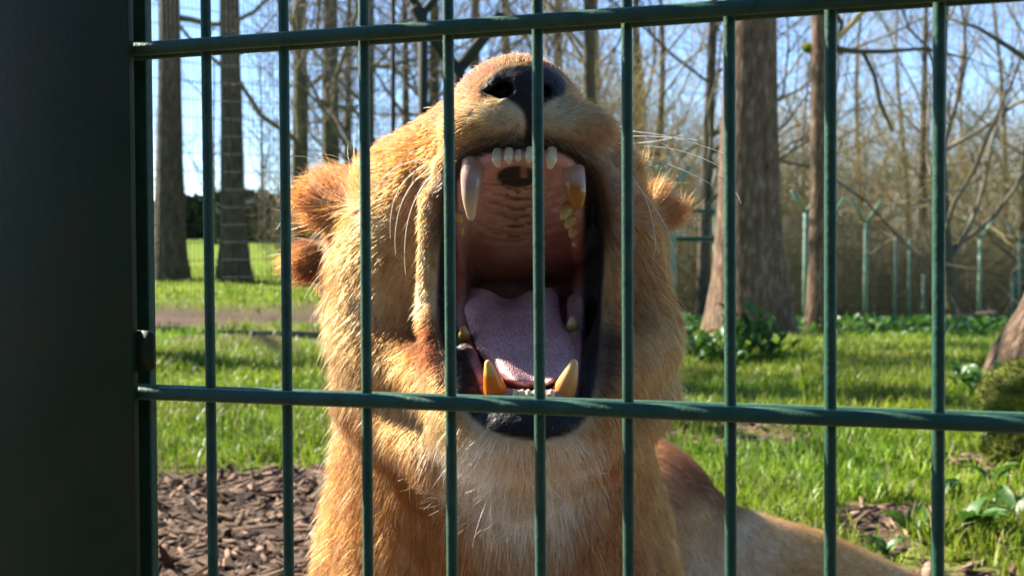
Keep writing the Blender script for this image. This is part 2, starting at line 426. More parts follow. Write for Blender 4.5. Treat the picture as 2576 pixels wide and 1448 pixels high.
# small rounded hook tab beside the plate
tb = MB(); n = 28; ax, ay, r = .0085, .0118, .004
pts = []
for cx_, cy_, a0_ in ((ax - r, ay - r, 0), (-ax, ay, None), (-ax, -ay, None), (ax - r, -ay + r, -math.pi / 2)):
    if a0_ is None: pts.append((cx_, cy_))
    else: pts += [(cx_ + r * math.cos(a0_ + t_), cy_ + r * math.sin(a0_ + t_)) for t_ in np.linspace(0, math.pi / 2, 7)]
pts = np.array(pts); k = len(pts)
v = np.concatenate([np.c_[pts, np.full(k, .0015)], np.c_[pts, np.full(k, -.0015)]])
i_ = np.arange(k); tb.add(np.vstack([v, [[0, 0, .0015]], [[0, 0, -.0015]]]), np.stack([i_ + k, (i_ + 1) % k + k, (i_ + 1) % k, i_], 1),
       np.concatenate([np.stack([np.full(k, 2 * k), i_, (i_ + 1) % k], 1), np.stack([np.full(k, 2 * k + 1), (i_ + 1) % k + k, i_ + k], 1)]))
o = link('hook_tab', tb.build('hook_tab', False), post, M["plate"], (.0105, .0250, .0096))

# ------------------------------------------------------------------ bare trees
def tree_parts(seed, height, r0, first=.35, nlimb=16, lean=0., droop=.0, twigs=1.0, flare=1.5, spread=.42, sides=12, maxlev=3, bow=.03, levels_n=(0, 6, 6, 4), twig_r=.0035):
    r = np.random.default_rng(seed)
    trunk, crown = MB(), MB()
    m = 26; tt = np.linspace(0, 1, m) ** 1.25
    P = np.stack([lean * height * tt + bow * height * np.sin(tt * 4 + seed) * tt, bow * height * np.sin(tt * 5 + seed * 2) * tt, height * tt], 1)
    R = r0 * (1 - .86 * tt) ; R = R * (1 + (flare - 1) * np.exp(-tt * height / (2.3 * r0)))
    # root flare, slightly fluted
    n = sides
    a = np.linspace(0, 2 * np.pi, n, endpoint=False)
    ring = []
    for k in range(m):
        fl = np.exp(-tt[k] * height / (2.0 * r0))
        rr = R[k] * (1 + .18 * fl * np.sin(a * 3 + seed) + .10 * fl * np.sin(a * 5 + 2 * seed) + .035 * np.sin(a * 2 + tt[k] * 9 + seed) + .025 * r.normal(size=n))
        ring.append(np.stack([P[k, 0] + rr * np.cos(a), P[k, 1] + rr * np.sin(a), np.full(n, P[k, 2] - (.12 if k == 0 else 0))], 1))
    i = np.arange(m - 1)[:, None] * n; j = np.arange(n)[None]; kk = (j + 1) % n
    trunk.add(np.concatenate(ring), np.stack([i + j, i + kk, i + n + kk, i + n + j], -1).reshape(-1, 4))
    def branch(p, d, L, rad, lev):
        k = 7 if lev < 2 else 5 if lev == 2 else 4
        pts = [p]; d = d / np.linalg.norm(d); step = L / (k - 1)
        for _ in range(k - 1):
            d = d + r.normal(0, .20 if lev < 3 else .28, 3) + np.array([0, 0, .07 - droop * lev])
            d /= np.linalg.norm(d); pts.append(pts[-1] + d * step)
        pts = np.array(pts); rads = np.linspace(rad, max(rad * .3, twig_r * .6), k)
        crown.tube(pts, rads, 5 if lev == 1 else 3, cap=False)
        if lev < maxlev:
            nb = int(levels_n[lev] * twigs * (.7 + .6 * r.random()))
            for _ in range(nb):
                s = .2 + .8 * r.random(); q = s * (k - 1); q0 = int(min(q, k - 2)); fr = q - q0
                pp = pts[q0] * (1 - fr) + pts[q0 + 1] * fr
                dd = pts[q0 + 1] - pts[q0]; dd /= np.linalg.norm(dd)
                dd = dd + r.normal(0, .65, 3)
                branch(pp, dd, L * (.35 + .3 * r.random()), max(rads[q0] * .5, twig_r), lev + 1)
    for _ in range(nlimb):
        s = first + (1 - first) * r.random() ** 1.1
        q = np.interp(s * height, P[:, 2], np.arange(m)); q0 = int(min(q, m - 2)); fr = q - q0
        p = P[q0] * (1 - fr) + P[q0 + 1] * fr
        az = r.random() * 2 * np.pi
        d = np.array([math.cos(az), math.sin(az), .25 + .9 * r.random()])
        branch(p, d, height * spread * (1.15 - .75 * s) * (.6 + .6 * r.random()), max(R[q0] * .38, .012), 1)
    return trunk.build('trunk'), crown.build('crown')

def place_tree(name, parts, mats, px, py, d, rot, sc, label, cat='tree', group=None, base_z=None):
    b_ = W(px, py, d); x, y = b_[0], b_[1]
    z = float(ground_z(x, y)) if base_z is None else base_z
    e = link(name, None, loc=(x, y, z)); e.rotation_euler = (0, 0, rot); e.scale = (sc, sc, sc)
    tag(e, label, cat, group)
    for nme, me, mt in zip(('trunk', 'crown'), parts, mats):
        o = bpy.data.objects.new(nme, me); COL.objects.link(o); o.parent = e
        if not me.materials: me.materials.append(mt)
    return e
G = (M['bark_grey'], M['twig']); PL = (M['bark_pale'], M['twig_olive']); MS = (M['bark_moss'], M['twig'])

def pixel_width(wpx, d): return wpx * d / F
# two trunks on the lawn at the left
place_tree('tree', tree_parts(11, 13, pixel_width(72, 18.2) / 2, .30, 14, lean=-.012, bow=.004, flare=1.55, sides=20), G, 428, 705, 18.2, 2.2, 1, 'grey lawn tree nearest the steel post, with a mossy side branch')
place_tree('tree', tree_parts(12, 13, pixel_width(66, 18.0) / 2, .26, 14, lean=-.010, bow=.004, flare=1.6, sides=20), G, 588, 712, 18.0, 1.1, 1, 'grey lawn tree with knobbly bark standing just inside the far mesh')
# low mossy bough of the first tree
# trees of the same paddock left of the view; their trunks and crowns stripe the lawn with shade
sideP = tree_parts(71, 13, .27, .3, 15, lean=.01, bow=.01, flare=1.4)
for x_, y_, s_, lb in ((-6.0, 9.0, 1.0, 'side tree whose trunk shades the lawn beyond the lioness'), (-7.4, 11.8, 1.05, 'tall side tree shading the lawn toward the broad trunk')):
    place_tree('tree', sideP, G, CX + x_ / y_ * F, 590, y_, s_ * 9, s_, lb)
# broad trunk and its slimmer neighbours at the right
place_tree('tree', tree_parts(21, 12, pixel_width(154, 11) / 2, .5, 12, lean=.004, bow=.002, flare=1.5, sides=26), PL, 1878, 858, 11, .4, 1, 'broad pale brown tree trunk standing in leafy green plants')
place_tree('tree', tree_parts(22, 11, pixel_width(60, 13) / 2, .22, 16, lean=.006, bow=.006, flare=1.6, sides=16), PL, 2062, 852, 13, 1.9, 1, 'slim tree with a mossy collar and side branch beside the broad trunk')
place_tree('tree', tree_parts(23, 8, .125, .35, 10, lean=.34, bow=.01, flare=2.3, sides=24), PL, 2596, 968, 5.9, .1, 1, 'leaning tree with spreading roots behind the mossy stump')
place_tree('tree', tree_parts(24, 12, pixel_width(38, 16) / 2, .12, 18, lean=.0, bow=.008, flare=1.3), MS, 1478, 800, 16, .7, 1, 'dark mossy trunk rising behind the nose of the lioness')
place_tree('tree', tree_parts(25, 11, .10, .12, 18, lean=.02, bow=.02, flare=1.3), G, 1765, 800, 19, .2, 1, 'slender forked grey tree beside the broad pale trunk')
place_tree('tree', tree_parts(26, 9, .12, .10, 16, lean=.05, bow=.04, flare=1.3), MS, 2395, 845, 19, 2.4, 1, 'crooked dark mossy tree among the far fence posts')
# the row of trunks behind the ears at the left
rowP = [tree_parts(31 + k, 15, .21, .18, 16, lean=.004 * (k - 1), bow=.007, flare=1.3, twigs=.9) for k in range(3)]
for k, (px, d, s) in enumerate(((758, 23, .82), (836, 22, .85), (880, 27, .55), (928, 21, .62), (1020, 29, .6), (1092, 26, .7), (1195, 30, .8), (1270, 34, .9), (1400, 36, .9), (1600, 34, .9), (1500, 40, .9))):
    place_tree('tree', rowP[k % 3], MS, px, 690, d, k * 1.7, s, ('stout' if s >= .75 else 'thin') + ' bare dark trunk in the stand of trees behind the lioness', group='bare trunks behind the lioness')
# thicket of the wood at the right
woodP = [tree_parts(51 + k, 9.5, .11, .06, 17, lean=.02 * (k - 1.5), bow=.03, flare=1.2, twigs=1.0, spread=.45) for k in range(4)]
k = 0
for px in range(1500, 2760, 84):
    d = 28 + 13 * ((k * 0.618) % 1)
    place_tree('tree', woodP[k % 4], (M['bark_moss'], M['twig_olive']), px + 25 * math.sin(k * 2.3), 830, d, k * 2.1, .85 + .4 * ((k * .37) % 1), ['upright bare tree', 'crooked bare tree', 'straggly bare tree', 'leaning bare tree'][k % 4] + ' in the tangled wood beyond the far fence', group='bare trees of the wood'); k += 1
for px in range(-60, 700, 120):
    d = 62 + 20 * ((k * 0.618) % 1)
    place_tree('tree', rowP[k % 3], MS, px, 600, d, k * 2.1, .62 + .2 * ((k * .37) % 1), 'far bare tree beyond the lawn and dark hedge', group='far trees beyond the lawn'); k += 1
# hazy twig mass of the wood far behind: reads as one
def twig_mass(name, label, n, ang, dist, zr, L, mat, rad):
    a = ang[0] + (ang[1] - ang[0]) * rng.random(n); d = dist[0] + (dist[1] - dist[0]) * rng.random(n)
    x, y = a * d, d; z = ground_z(x, y) + zr[0] + (zr[1] - zr[0]) * rng.random(n) ** 1.3
    P0 = np.stack([x, y, z], 1); D = rng.normal(0, .5, (n, 3)); D[:, 2] = np.abs(D[:, 2]) * .9 + .25
    D /= np.linalg.norm(D, axis=1)[:, None]; Lr = L * (.4 + rng.random(n))[:, None]
    bend = rng.normal(0, .18, (n, 3)) * Lr
    pts = np.stack([P0, P0 + D * Lr * .5 + bend * .6, P0 + D * Lr], 1)           # n,3,3
    A1 = np.cross(D, rng.normal(0, 1, (n, 3))); A1 /= np.linalg.norm(A1, axis=1)[:, None]; B1 = np.cross(D, A1)
    rr = np.array([1, .7, .3]) * rad
    v = np.empty((n, 3, 3, 3))
    for k_, an in enumerate((0, 2.1, 4.2)):
        v[:, :, k_] = pts + (math.cos(an) * A1 + math.sin(an) * B1)[:, None] * rr[None, :, None]
    base = (np.arange(n) * 9)[:, None]
    q = []
    for s in (0, 3):
        for k_ in range(3):
            q.append(np.concatenate([base + s + k_, base + s + (k_ + 1) % 3, base + s + 3 + (k_ + 1) % 3, base + s + 3 + k_], 1))
    me = mesh_np(name, v.reshape(-1, 3), np.concatenate(q), False)
    return tag(link(name, me, mat=mat), label, 'undergrowth', kind='stuff')
twig_mass('brushwood', 'tangled bare brushwood filling the wood at the right', 40000, (.05, .48), (28, 46), (0, 5.0), 1.25, M['twig_olive'], .0066)
twig_mass('undergrowth', 'low olive bramble stems along the far fence', 17000, (.05, .48), (27.5, 36), (-.1, 1.9), .8, M['twig_olive'], .007)
twig_mass('brushwood', 'bare twigs between the trunks behind the lioness', 6000, (-.20, .08), (24, 42), (0, 7.5), 1.3, M['twig'], .008)
def leaf_mass(name, label, n, ang, dist, zr, size, mat, cat='undergrowth'):
    a = ang[0] + (ang[1] - ang[0]) * rng.random(n); d = dist[0] + (dist[1] - dist[0]) * rng.random(n)
    x, y = a * d, d; z = ground_z(x, y) + zr[0] + (zr[1] - zr[0]) * rng.random(n)
    c = np.stack([x, y, z], 1); U = rng.normal(0, 1, (n, 3)); U /= np.linalg.norm(U, axis=1)[:, None]
    V_ = np.cross(U, rng.normal(0, 1, (n, 3))); V_ /= np.linalg.norm(V_, axis=1)[:, None]
    s = size * (.5 + rng.random(n))[:, None]
    v = np.stack([c - U * s, c + V_ * s * .5, c + U * s, c - V_ * s * .5], 1).reshape(-1, 3); k_ = (np.arange(n) * 4)[:, None]
    return tag(link(name, mesh_np(name, v, np.concatenate([k_, k_ + 1, k_ + 2, k_ + 3], 1), False), mat=mat), label, cat, kind='stuff')
leaf_mass('ground_cover', 'low leafy ground cover at the foot of the far fence', 9000, (.05, .46), (12, 24), (0, .22), .045, M['leaf'])
leaf_mass('undergrowth', 'dense dark undergrowth inside the wood', 9000, (.04, .50), (32, 40), (0, 1.9), .16, M['scrub'])

# dark hedge across the far side of the lawn
def hedge(px0, px1, d, h0, h1, label):
    n = 9000; m = MB()
    u = rng.random(n); px = px0 + (px1 - px0) * u
    x = (px - CX) / F * d; y = d + rng.normal(0, 1.2, n)
    hz = h0 + (h1 - h0) * u + 1.1 * vnoise(np.stack([x * .25, y * 0, y * 0], -1), 1.) + .6 * vnoise(np.stack([x, y * 0, y * 0], -1), 1.)
    z = ground_z(x, y) + hz * rng.random(n) ** .7
    c = np.stack([x, y, z], 1); U = rng.normal(0, 1, (n, 3)); U /= np.linalg.norm(U, axis=1)[:, None]
    V_ = np.cross(U, rng.normal(0, 1, (n, 3))); V_ /= np.linalg.norm(V_, axis=1)[:, None]
    s = (.35 + .4 * rng.random(n))[:, None]
    v = np.stack([c - U * s, c + V_ * s * .6, c + U * s, c - V_ * s * .6], 1).reshape(-1, 3); k_ = (np.arange(n) * 4)[:, None]
    tag(link('hedge', mesh_np('hedge', v, np.concatenate([k_, k_ + 1, k_ + 2, k_ + 3], 1)), mat=M['hedge']), label, 'hedge')
hedge(-300, 640, 110, 3.1, 3.4, 'long dark hedge across the far side of the lawn')
# hedge added out of view behind the camera to cut frontal sky light
def unseen_hedge(x0, x1, yc, depth, h, label):
    n = 14000; c = np.stack([x0 + (x1 - x0) * rng.random(n), yc + depth * (rng.random(n) - .5), .05 + h * rng.random(n)], 1)
    U = rng.normal(0, 1, (n, 3)); U /= np.linalg.norm(U, axis=1)[:, None]; V_ = np.cross(U, rng.normal(0, 1, (n, 3))); V_ /= np.linalg.norm(V_, axis=1)[:, None]
    s = (.10 + .10 * rng.random(n))[:, None]
    v = np.stack([c - U * s, c + V_ * s * .7, c + U * s, c - V_ * s * .7], 1).reshape(-1, 3); k_ = (np.arange(n) * 4)[:, None]
    tag(link('hedge', mesh_np('hedge', v, np.concatenate([k_, k_ + 1, k_ + 2, k_ + 3], 1)), mat=M['hedge_unseen']), label, 'hedge')
unseen_hedge(-5.5, 6.5, -2.6, .9, 1.7, "unseen hedge added behind the viewer to dim the frontal sky light")
hedge(600, 1300, 78, 2.7, 2.2, 'dark shrub bank closing the lawn behind the lioness')

# mossy side bough on the first lawn tree is part of its crown; add to that tree
def bough(tree, pts_px, rads, mat, d):
    m = MB(); P = np.array([W(px, py, dd) for px, py, dd in pts_px]); m.tube(P, rads, 8)
    o = link('bough', m.build('bough'), None, mat); bpy.context.view_layer.update()
    o.parent = tree; o.matrix_parent_inverse = tree.matrix_basis.inverted(); return o
trees = [o for o in COL.objects if o.name.split('.')[0] == 'tree' and 'side tree' not in o['label']]
bough(trees[0], [(408, 30, 18.2), (440, 44, 18.1), (480, 50, 18.0), (530, 62, 17.9), (580, 60, 17.8), (640, 30, 17.6), (700, -30, 17.4)], [.055, .05, .045, .04, .036, .03, .02], M['moss'], 18)
bough(trees[0], [(420, 108, 18.2), (445, 112, 18.1), (468, 120, 18.0), (490, 118, 18.0), (512, 105, 17.9), (540, 70, 17.9)], [.03, .026, .022, .02, .016, .01], M['moss'], 18)
bough(trees[1], [(585, 155, 18.0), (598, 145, 17.9), (640, 95, 17.8), (690, 40, 17.7), (730, -10, 17.6)], [.03, .02, .017, .014, .01], M['twig'], 18)
bough(trees[3], [(2060, 118, 13), (2095, 122, 12.9), (2150, 130, 12.8), (2230, 130, 12.7), (2330, 122, 12.6), (2440, 150, 12.5)], [.045, .035, .026, .022, .017, .008], M['bark_moss'], 13)
bough(trees[3], [(2060, 90, 13), (2110, 88, 12.9), (2118, 60, 12.9), (2095, 20, 12.8), (2110, -60, 12.8)], [.03, .03, .028, .022, .018], M['bark_pale'], 13)
bough(trees[3], [(2170, 130, 12.8), (2200, 190, 12.7), (2215, 260, 12.7), (2245, 330, 12.6)], [.022, .02, .018, .014], M['bark_moss'], 13)
# mossy collar
mc = MB(); th = np.linspace(0, 2 * np.pi, 15); cc_ = W(2058, 118, 13)
mc.tube(np.stack([cc_[0] + .135 * np.cos(th), cc_[1] + .135 * np.sin(th), cc_[2] + .02 * np.sin(th * 3)], 1), .045 + .012 * np.sin(th * 4), 8)
o = link('moss_collar', mc.build('moss_collar'), None, M['moss']); o.parent = trees[3]; o.matrix_parent_inverse = trees[3].matrix_basis.inverted()
# big overhanging bough from outside the frame at upper right, belongs to the leaning tree
bough(trees[4], [(2860, 380, 6.3), (2760, 300, 6.4), (2640, 190, 6.5), (2540, 120, 6.6), (2460, 70, 6.7), (2380, 45, 6.8)], [.03, .024, .018, .013, .009, .005], M['bark_moss'], 6)

# ------------------------------------------------------------------ far fence: posts with Y arms, mesh
def y_post(px, pyj, pyb, d, arm_px, label, group=None, rad=.03, arms=True, mat='paint_old'):
    b_ = W(px, pyb, d); zj = W(px, pyj, d)[2]; zg = float(ground_z(b_[0], b_[1]))
    e = link('fence_post', None, loc=(b_[0], b_[1], zg)); tag(e, label, 'post', group)
    hh = zj - zg
    m = MB(); m.tube([(0, 0, -.1), (0, 0, hh * .5), (0, 0, hh)], rad, 10); link('stem', m.build('stem'), e, M[mat])
    if arms:
        al = arm_px * d / F
        for s in (-1, 1):
            m = MB(); m.tube([(0, 0, hh - .03), (s * al, .12 * s, hh + al * 1.25)], rad * .8, 8); link('arm', m.build('arm'), e, M[mat])
    return e
yp = [(2024, 531, 842, 20.0, 40), (2176, 556, 840, 22.0, 42), (2462, 598, 842, 25.5, 42), (2560, 605, 842, 26.5, 40), (2085, 545, 842, 24., 40)]
for a_ in yp:
    y_post(*a_, rad=.036, label='faded green far fence post with Y arms in front of the wood', group='far fence posts with Y arms')
y_post(1692, 475, 800, 14.5, 44, 'dark green Y armed post behind the ear of the lioness', rad=.035)
y_post(1066, 30, 760, 9.0, 55, 'thick dark Y armed post between the bare trunks', rad=.036, mat='post_dark')
y_post(1152, 170, 780, 7.4, 108, 'Y armed post with long dark arms right behind the muzzle', rad=.045, mat='post_dark')
y_post(991, -120, 740, 15.6, 40, 'thin green fence post where the far mesh ends', rad=.030, mat='post_dark')
for px, pt in ((2250, 596), (2286, 600), (2322, 690), (2545, 690), (2390, 610)):
    y_post(px, pt, 842, 27.0, 40, 'slim lichen covered fence stake before the wood', 'lichen covered fence stakes', rad=.036, arms=False)
def mesh_panel(a, b_, zt, pitch, hpitch, r, label, group):
    """one flat panel of thin wires between two ground points"""
    L = math.hypot(b_[0] - a[0], b_[1] - a[1]); m = MB()
    ux, uy = (b_[0] - a[0]) / L, (b_[1] - a[1]) / L
    n = int(L / pitch)
    us = (np.arange(n) + .5) * pitch; xs = a[0] + ux * us; ys = a[1] + uy * us; zs = ground_z(xs, ys)
    for x_, y_, z_ in zip(xs, ys, zs): m.box((x_ - r, y_ - r, z_), (x_ + r, y_ + r, z_ + zt))
    for h_ in np.arange(hpitch, zt + .01, hpitch):
        za = float(ground_z(a[0], a[1])) + h_; zb = float(ground_z(b_[0], b_[1])) + h_
        m.tube([(a[0], a[1] + .01, za), (b_[0], b_[1] + .01, zb)], r * 1.5, 4)
    tag(link('mesh_fence', m.build('mesh_fence', False), mat=M['wire']), label, 'fence', group)
pa = [W(px, 700, d) for px, d in ((-250, 12.3), (150, 13.3), (560, 14.5), (991, 15.6))]
for k_ in range(3): mesh_panel(pa[k_], pa[k_ + 1], 3.8, .05, .2, .0028, ['tall fine wire mesh panel mostly hidden behind the steel post', 'tall fine wire mesh panel in front of the grey lawn trees', 'tall fine wire mesh panel ending at the thin green post'][k_], 'tall fine mesh panels on the lawn')
pa = [W(px, 800, d) for px, d in ((1692, 17.5), (2024, 20.0), (2176, 22.0), (2462, 25.5), (2660, 27.5))]
for k_ in range(4): mesh_panel(pa[k_], pa[k_ + 1], 1.85, .1, .2, .0030, 'low faded green mesh panel between the far Y armed posts', 'far mesh panels by the wood')
# dark rail gate between broad trunk and ear
e = link('rail_gate', None, loc=W(1796, 800, 15)); tag(e, 'dark green two rail gate between the ear and the broad trunk', 'gate')
x0 = W(1640, 600, 15)[0] - e.location.x; x1 = 0.02
for py in (531, 601):
    z = W(1796, py, 15)[2] - e.location.z; m = MB(); m.tube([(x0, 0, z), (x1, 0, z)], .03 if py > 550 else .022, 8); link('rail', m.build('rail'), e, M['paint'])
for xx in (x0, x1):
    zg = float(ground_z(e.location.x + xx, e.location.y)) - e.location.z
    m = MB(); m.tube([(xx, 0, zg - .1), (xx, 0, W(1796, 508, 15)[2] - e.location.z)], .035, 8); link('gate_post', m.build('gate_post'), e, M['paint_old'])

# ------------------------------------------------------------------ stump, stones, logs, plants
def blob(name, c, rad, seed, mat, amp=.25, fr=2.2, label=None, cat=None, group=None, parent=None, n=28, drop=0.):
    u = np.linspace(0, 2 * np.pi, n * 2, endpoint=False); v_ = np.linspace(0, np.pi, n)
    U, V_ = np.meshgrid(u, v_); D = np.stack([np.cos(U) * np.sin(V_), np.sin(U) * np.sin(V_), np.cos(V_)], -1)
    s = 1 + amp * vnoise(D + seed * 3.7, fr) + amp * .4 * vnoise(D + seed * 1.3, fr * 3) + amp * .15 * vnoise(D + seed, fr * 9)
    P = D * s[..., None] * np.array(rad)
    k = n * 2; i = np.arange(n - 1)[:, None] * k; j = np.arange(k)[None]; jn = (j + 1) % k
    q = np.stack([i + j, i + k + j, i + k + jn, i + jn], -1).reshape(-1, 4)
    me = mesh_np(name, P.reshape(-1, 3), q, True)
    o = link(name, me, parent, mat, c)
    if label: tag(o, label, cat, group)
    return o
st = link('tree_stump', None, loc=(W(2640, 1180, 3.75)[0], 3.75, 0)); tag(st, 'mossy old tree stump rising from the grass at the fence', 'stump')
blob('wood', (0.03, 0, .06), (.21, .20, .17), 3, M['log'], .22, 2.4, parent=st)
blob('moss_cap', (.0, 0, .20), (.19, .18, .11), 5, M['moss'], .14, 6, parent=st)
blob('moss_patch', (-.13, -.10, .05), (.09, .09, .06), 8, M['moss'], .35, 4, parent=st)
blob('root', (-.22, -.10, .0), (.13, .08, .05), 9, M['log'], .3, 3, parent=st)
# moss fronds standing off the cap and patch
def fronds(o, n, h):
    me = o.data; co = np.empty(len(me.vertices) * 3, np.float32); me.vertices.foreach_get('co', co); co = co.reshape(-1, 3)
    no = np.empty(len(me.vertices) * 3, np.float32); me.vertex_normals.foreach_get('vector', no); no = no.reshape(-1, 3)
    i = rng.integers(0, len(co), n); j = np.clip(i + rng.integers(-1, 2, n), 0, len(co) - 1); j2 = np.clip(i + 56 * rng.integers(-1, 2, n), 0, len(co) - 1); t = rng.random((n, 1)) * .5; t2 = rng.random((n, 1)) * .5
    b_ = co[i] * (1 - t - t2) + co[j] * t + co[j2] * t2; d = no[i] + rng.normal(0, .45, (n, 3)); d /= np.linalg.norm(d, axis=1)[:, None]
    sd = np.cross(d, rng.normal(0, 1, (n, 3))); sd /= np.linalg.norm(sd, axis=1)[:, None]; hh = (h * (.5 + rng.random(n)))[:, None]
    v = np.stack([b_ - sd * .0012 - d * .002, b_ + sd * .0012 - d * .002, b_ + d * hh], 1).reshape(-1, 3)
    m2 = mesh_np('moss_fronds', v, np.arange(n * 3).reshape(-1, 3))
    f = link('moss_fronds', m2, o, M['moss']); f['kind'] = 'stuff'
for o in [c for c in st.children if c.name.startswith('moss')]: fronds(o, 14000, .016)
for k_, (px, py, d, rx, rz_) in enumerate(((2150, 846, 16, .22, .13), (2205, 856, 15, .20, .13), (2262, 850, 16.5, .15, .10), (2310, 842, 17, .28, .15), (2345, 850, 17, .2, .13), (2120, 840, 17, .15, .1))):
    p_ = W(px, py, d); zg = float(ground_z(p_[0], p_[1]))
    blob('mossy_stone', (p_[0], p_[1], zg + rz_ * .35), (rx, rx * .8, rz_), 20 + k_, M['stone'] if k_ % 2 else M['moss'], .28, 2, 'low mossy stone lying before the far fence', 'stone', 'mossy stones by the far fence', n=16)
p_ = W(2420, 838, 19); zg = float(ground_z(p_[0], p_[1]))
for k_ in range(4):
    m = MB(); tt = np.linspace(0, 1, 6)[:, None]
    P = np.array([-.45, 0, 0]) * (1 - tt) + np.array([.45, .1, .02 * k_]) * tt
    m.tube(P, .06 + .015 * (k_ % 2), 9); o = link('log', m.build('log'), None, M['log'], (p_[0] + .04 * k_, p_[1] - .1 + .11 * (k_ % 3), zg + .05 + .105 * (k_ // 2) + .01 * k_))
    o.rotation_euler = (0, 0, .15 * (k_ - 1.5)); tag(o, 'cut pinkish log in the small pile by the far stake', 'log', 'cut logs in the pile')
leafP = []
def leaf_mesh(k):
    r = np.random.default_rng(900 + k); n = 6; tt = np.linspace(0, 1, n)
    wd = (.16 + .05 * k % .1) * np.sin(np.pi * np.clip(tt, .03, .985) ** .8) ; z = .34 * np.sin(tt * 2.2) - .18 * tt ** 2
    L = np.stack([tt, wd, z + .06], 1); C_ = np.stack([tt, 0 * tt, z], 1); R_ = np.stack([tt, -wd, z + .06], 1)
    v = np.concatenate([L, C_, R_]); i = np.arange(n - 1)
    q = np.concatenate([np.stack([i, i + 1, n + i + 1, n + i], 1), np.stack([n + i, n + i + 1, 2 * n + i + 1, 2 * n + i], 1)])
    me = mesh_np('leaf', v, q, True); me.materials.append(M['leaf']); return me
leafP = [leaf_mesh(k) for k in range(3)]
def weed(px, py, nleaf, size, label, group, tall=.0):
    d = (H) * F / (py - 590); 
    for _ in range(6):
        p_ = W(px, py, d); d = (H - float(ground_z(p_[0], p_[1]))) * F / (py - 590)
    p_ = W(px, py, d); zg = float(ground_z(p_[0], p_[1]))
    e = link('weed_plant', None, loc=(p_[0], p_[1], zg - .005)); tag(e, label, 'plant', group)
    for k_ in range(nleaf):
        o = bpy.data.objects.new('leaf', leafP[k_ % 3]); COL.objects.link(o); o.parent = e
        s = size * (.6 + .7 * rng.random()); o.scale = (s, s * (1 + .5 * rng.random()), s); hz = tall * rng.random()
        o.location = (rng.normal(0, tall * .35), rng.normal(0, tall * .35), hz); o.rotation_euler = (rng.normal(0, .3), -.25 - .5 * rng.random() , rng.random() * 6.28)
    if tall:
        m = MB(); m.tube([(0, 0, 0), (.01, 0, tall * .6), (0, .01, tall)], .004, 5); link('stem', m.build('stem'), e, M['leaf'])
for px, py, n_, s_ in ((2440, 1352, 9, .105), (2370, 1250, 7, .07), (2500, 1225, 8, .08), (2190, 1225, 7, .06), (2290, 1340, 7, .07), (2540, 1320, 9, .09), (2160, 1180, 6, .06), (2480, 1130, 8, .09), (2230, 1395, 6, .06), (2400, 1180, 7, .07)):
    weed(px, py, n_, s_, 'largest broad leaved weed on the bare soil near the stump' if s_ > .1 else 'broad leaved weed close beside the mossy stump' if px > 2450 else 'small broad leaved weed in the grass beyond the hind leg', 'weeds in the near grass')
for px, py, n_, s_, t_ in ((1745, 905, 34, .075, .12), (1785, 918, 34, .075, .12), (1862, 902, 40, .085, .24), (1900, 895, 40, .085, .24), (1935, 905, 34, .08, .16), (1830, 912, 36, .08, .18), (1720, 880, 30, .07, .12), (2420, 990, 26, .07, .1), (2470, 1000, 26, .07, .1)):
    weed(px, py, n_, s_, 'bushy leafy plant by the roots of the leaning tree' if px > 2300 else 'bushy leafy plant at the foot of the broad pale trunk', 'leafy plants at the tree feet', t_)

# ------------------------------------------------------------------ the lioness (built in the camera frame, then moved to the world)
f4 = np.float32
def _sm(a, b, k):          # smooth min
    h = np.clip(.5 + .5 * (b - a) / k, 0, 1); return b * (1 - h) + a * h - k * h * (1 - h)
def ell(p, c, r, rot=None):
    q = p - np.asarray(c, f4)
    if rot is not None: q = q @ np.asarray(rot, f4)
    r = np.asarray(r, f4)
    k0 = np.sqrt(((q / r) ** 2).sum(-1)) + 1e-9; k1 = np.sqrt(((q / (r * r)) ** 2).sum(-1)) + 1e-9
    return k0 * (k0 - 1) / k1
def rc(p, a, b, r1, r2):   # tapered capsule
    a = np.asarray(a, f4); b = np.asarray(b, f4); ba = b - a; pa = p - a
    h = np.clip((pa @ ba) / (ba @ ba), 0, 1); return np.sqrt(((pa - h[..., None] * ba) ** 2).sum(-1)) - (r1 * (1 - h) + r2 * h)
def chain(p, pts, rs, k=.02):
    d = None
    for (a, b), (r1, r2) in zip(zip(pts[:-1], pts[1:]), zip(rs[:-1], rs[1:])):
        e = rc(p, a, b, r1, r2); d = e if d is None else np.minimum(d, e)
    return d
def poly_sd(px, py, poly):
    """signed distance to a closed polygon, negative inside"""
    poly = np.asarray(poly, float); d = np.full(px.shape, 1e9); inside = np.zeros(px.shape, bool)
    for (x0, y0), (x1, y1) in zip(poly, np.roll(poly, -1, 0)):
        ex, ey = x1 - x0, y1 - y0; wx, wy = px - x0, py - y0
        t = np.clip((wx * ex + wy * ey) / (ex * ex + ey * ey), 0, 1)
        d = np.minimum(d, (wx - ex * t) ** 2 + (wy - ey * t) ** 2)
        c = ((y0 <= py) != (y1 <= py)); 
        inside ^= c & (px < ex * (py - y0) / (ey if ey else 1e-9) + x0)
    d = np.sqrt(d); return np.where(inside, -d, d)
def smooth_poly(pts, n=4):
    p = np.asarray(pts, float); out = []
    for i in range(len(p)):
        p0, p1, p2, p3 = p[i - 1], p[i], p[(i + 1) % len(p)], p[(i + 2) % len(p)]
        for t in np.arange(n) / n:
            out.append(.5 * ((2 * p1) + (-p0 + p2) * t + (2 * p0 - 5 * p1 + 4 * p2 - p3) * t * t + (-p0 + 3 * p1 - 3 * p2 + p3) * t ** 3))
    return np.array(out)

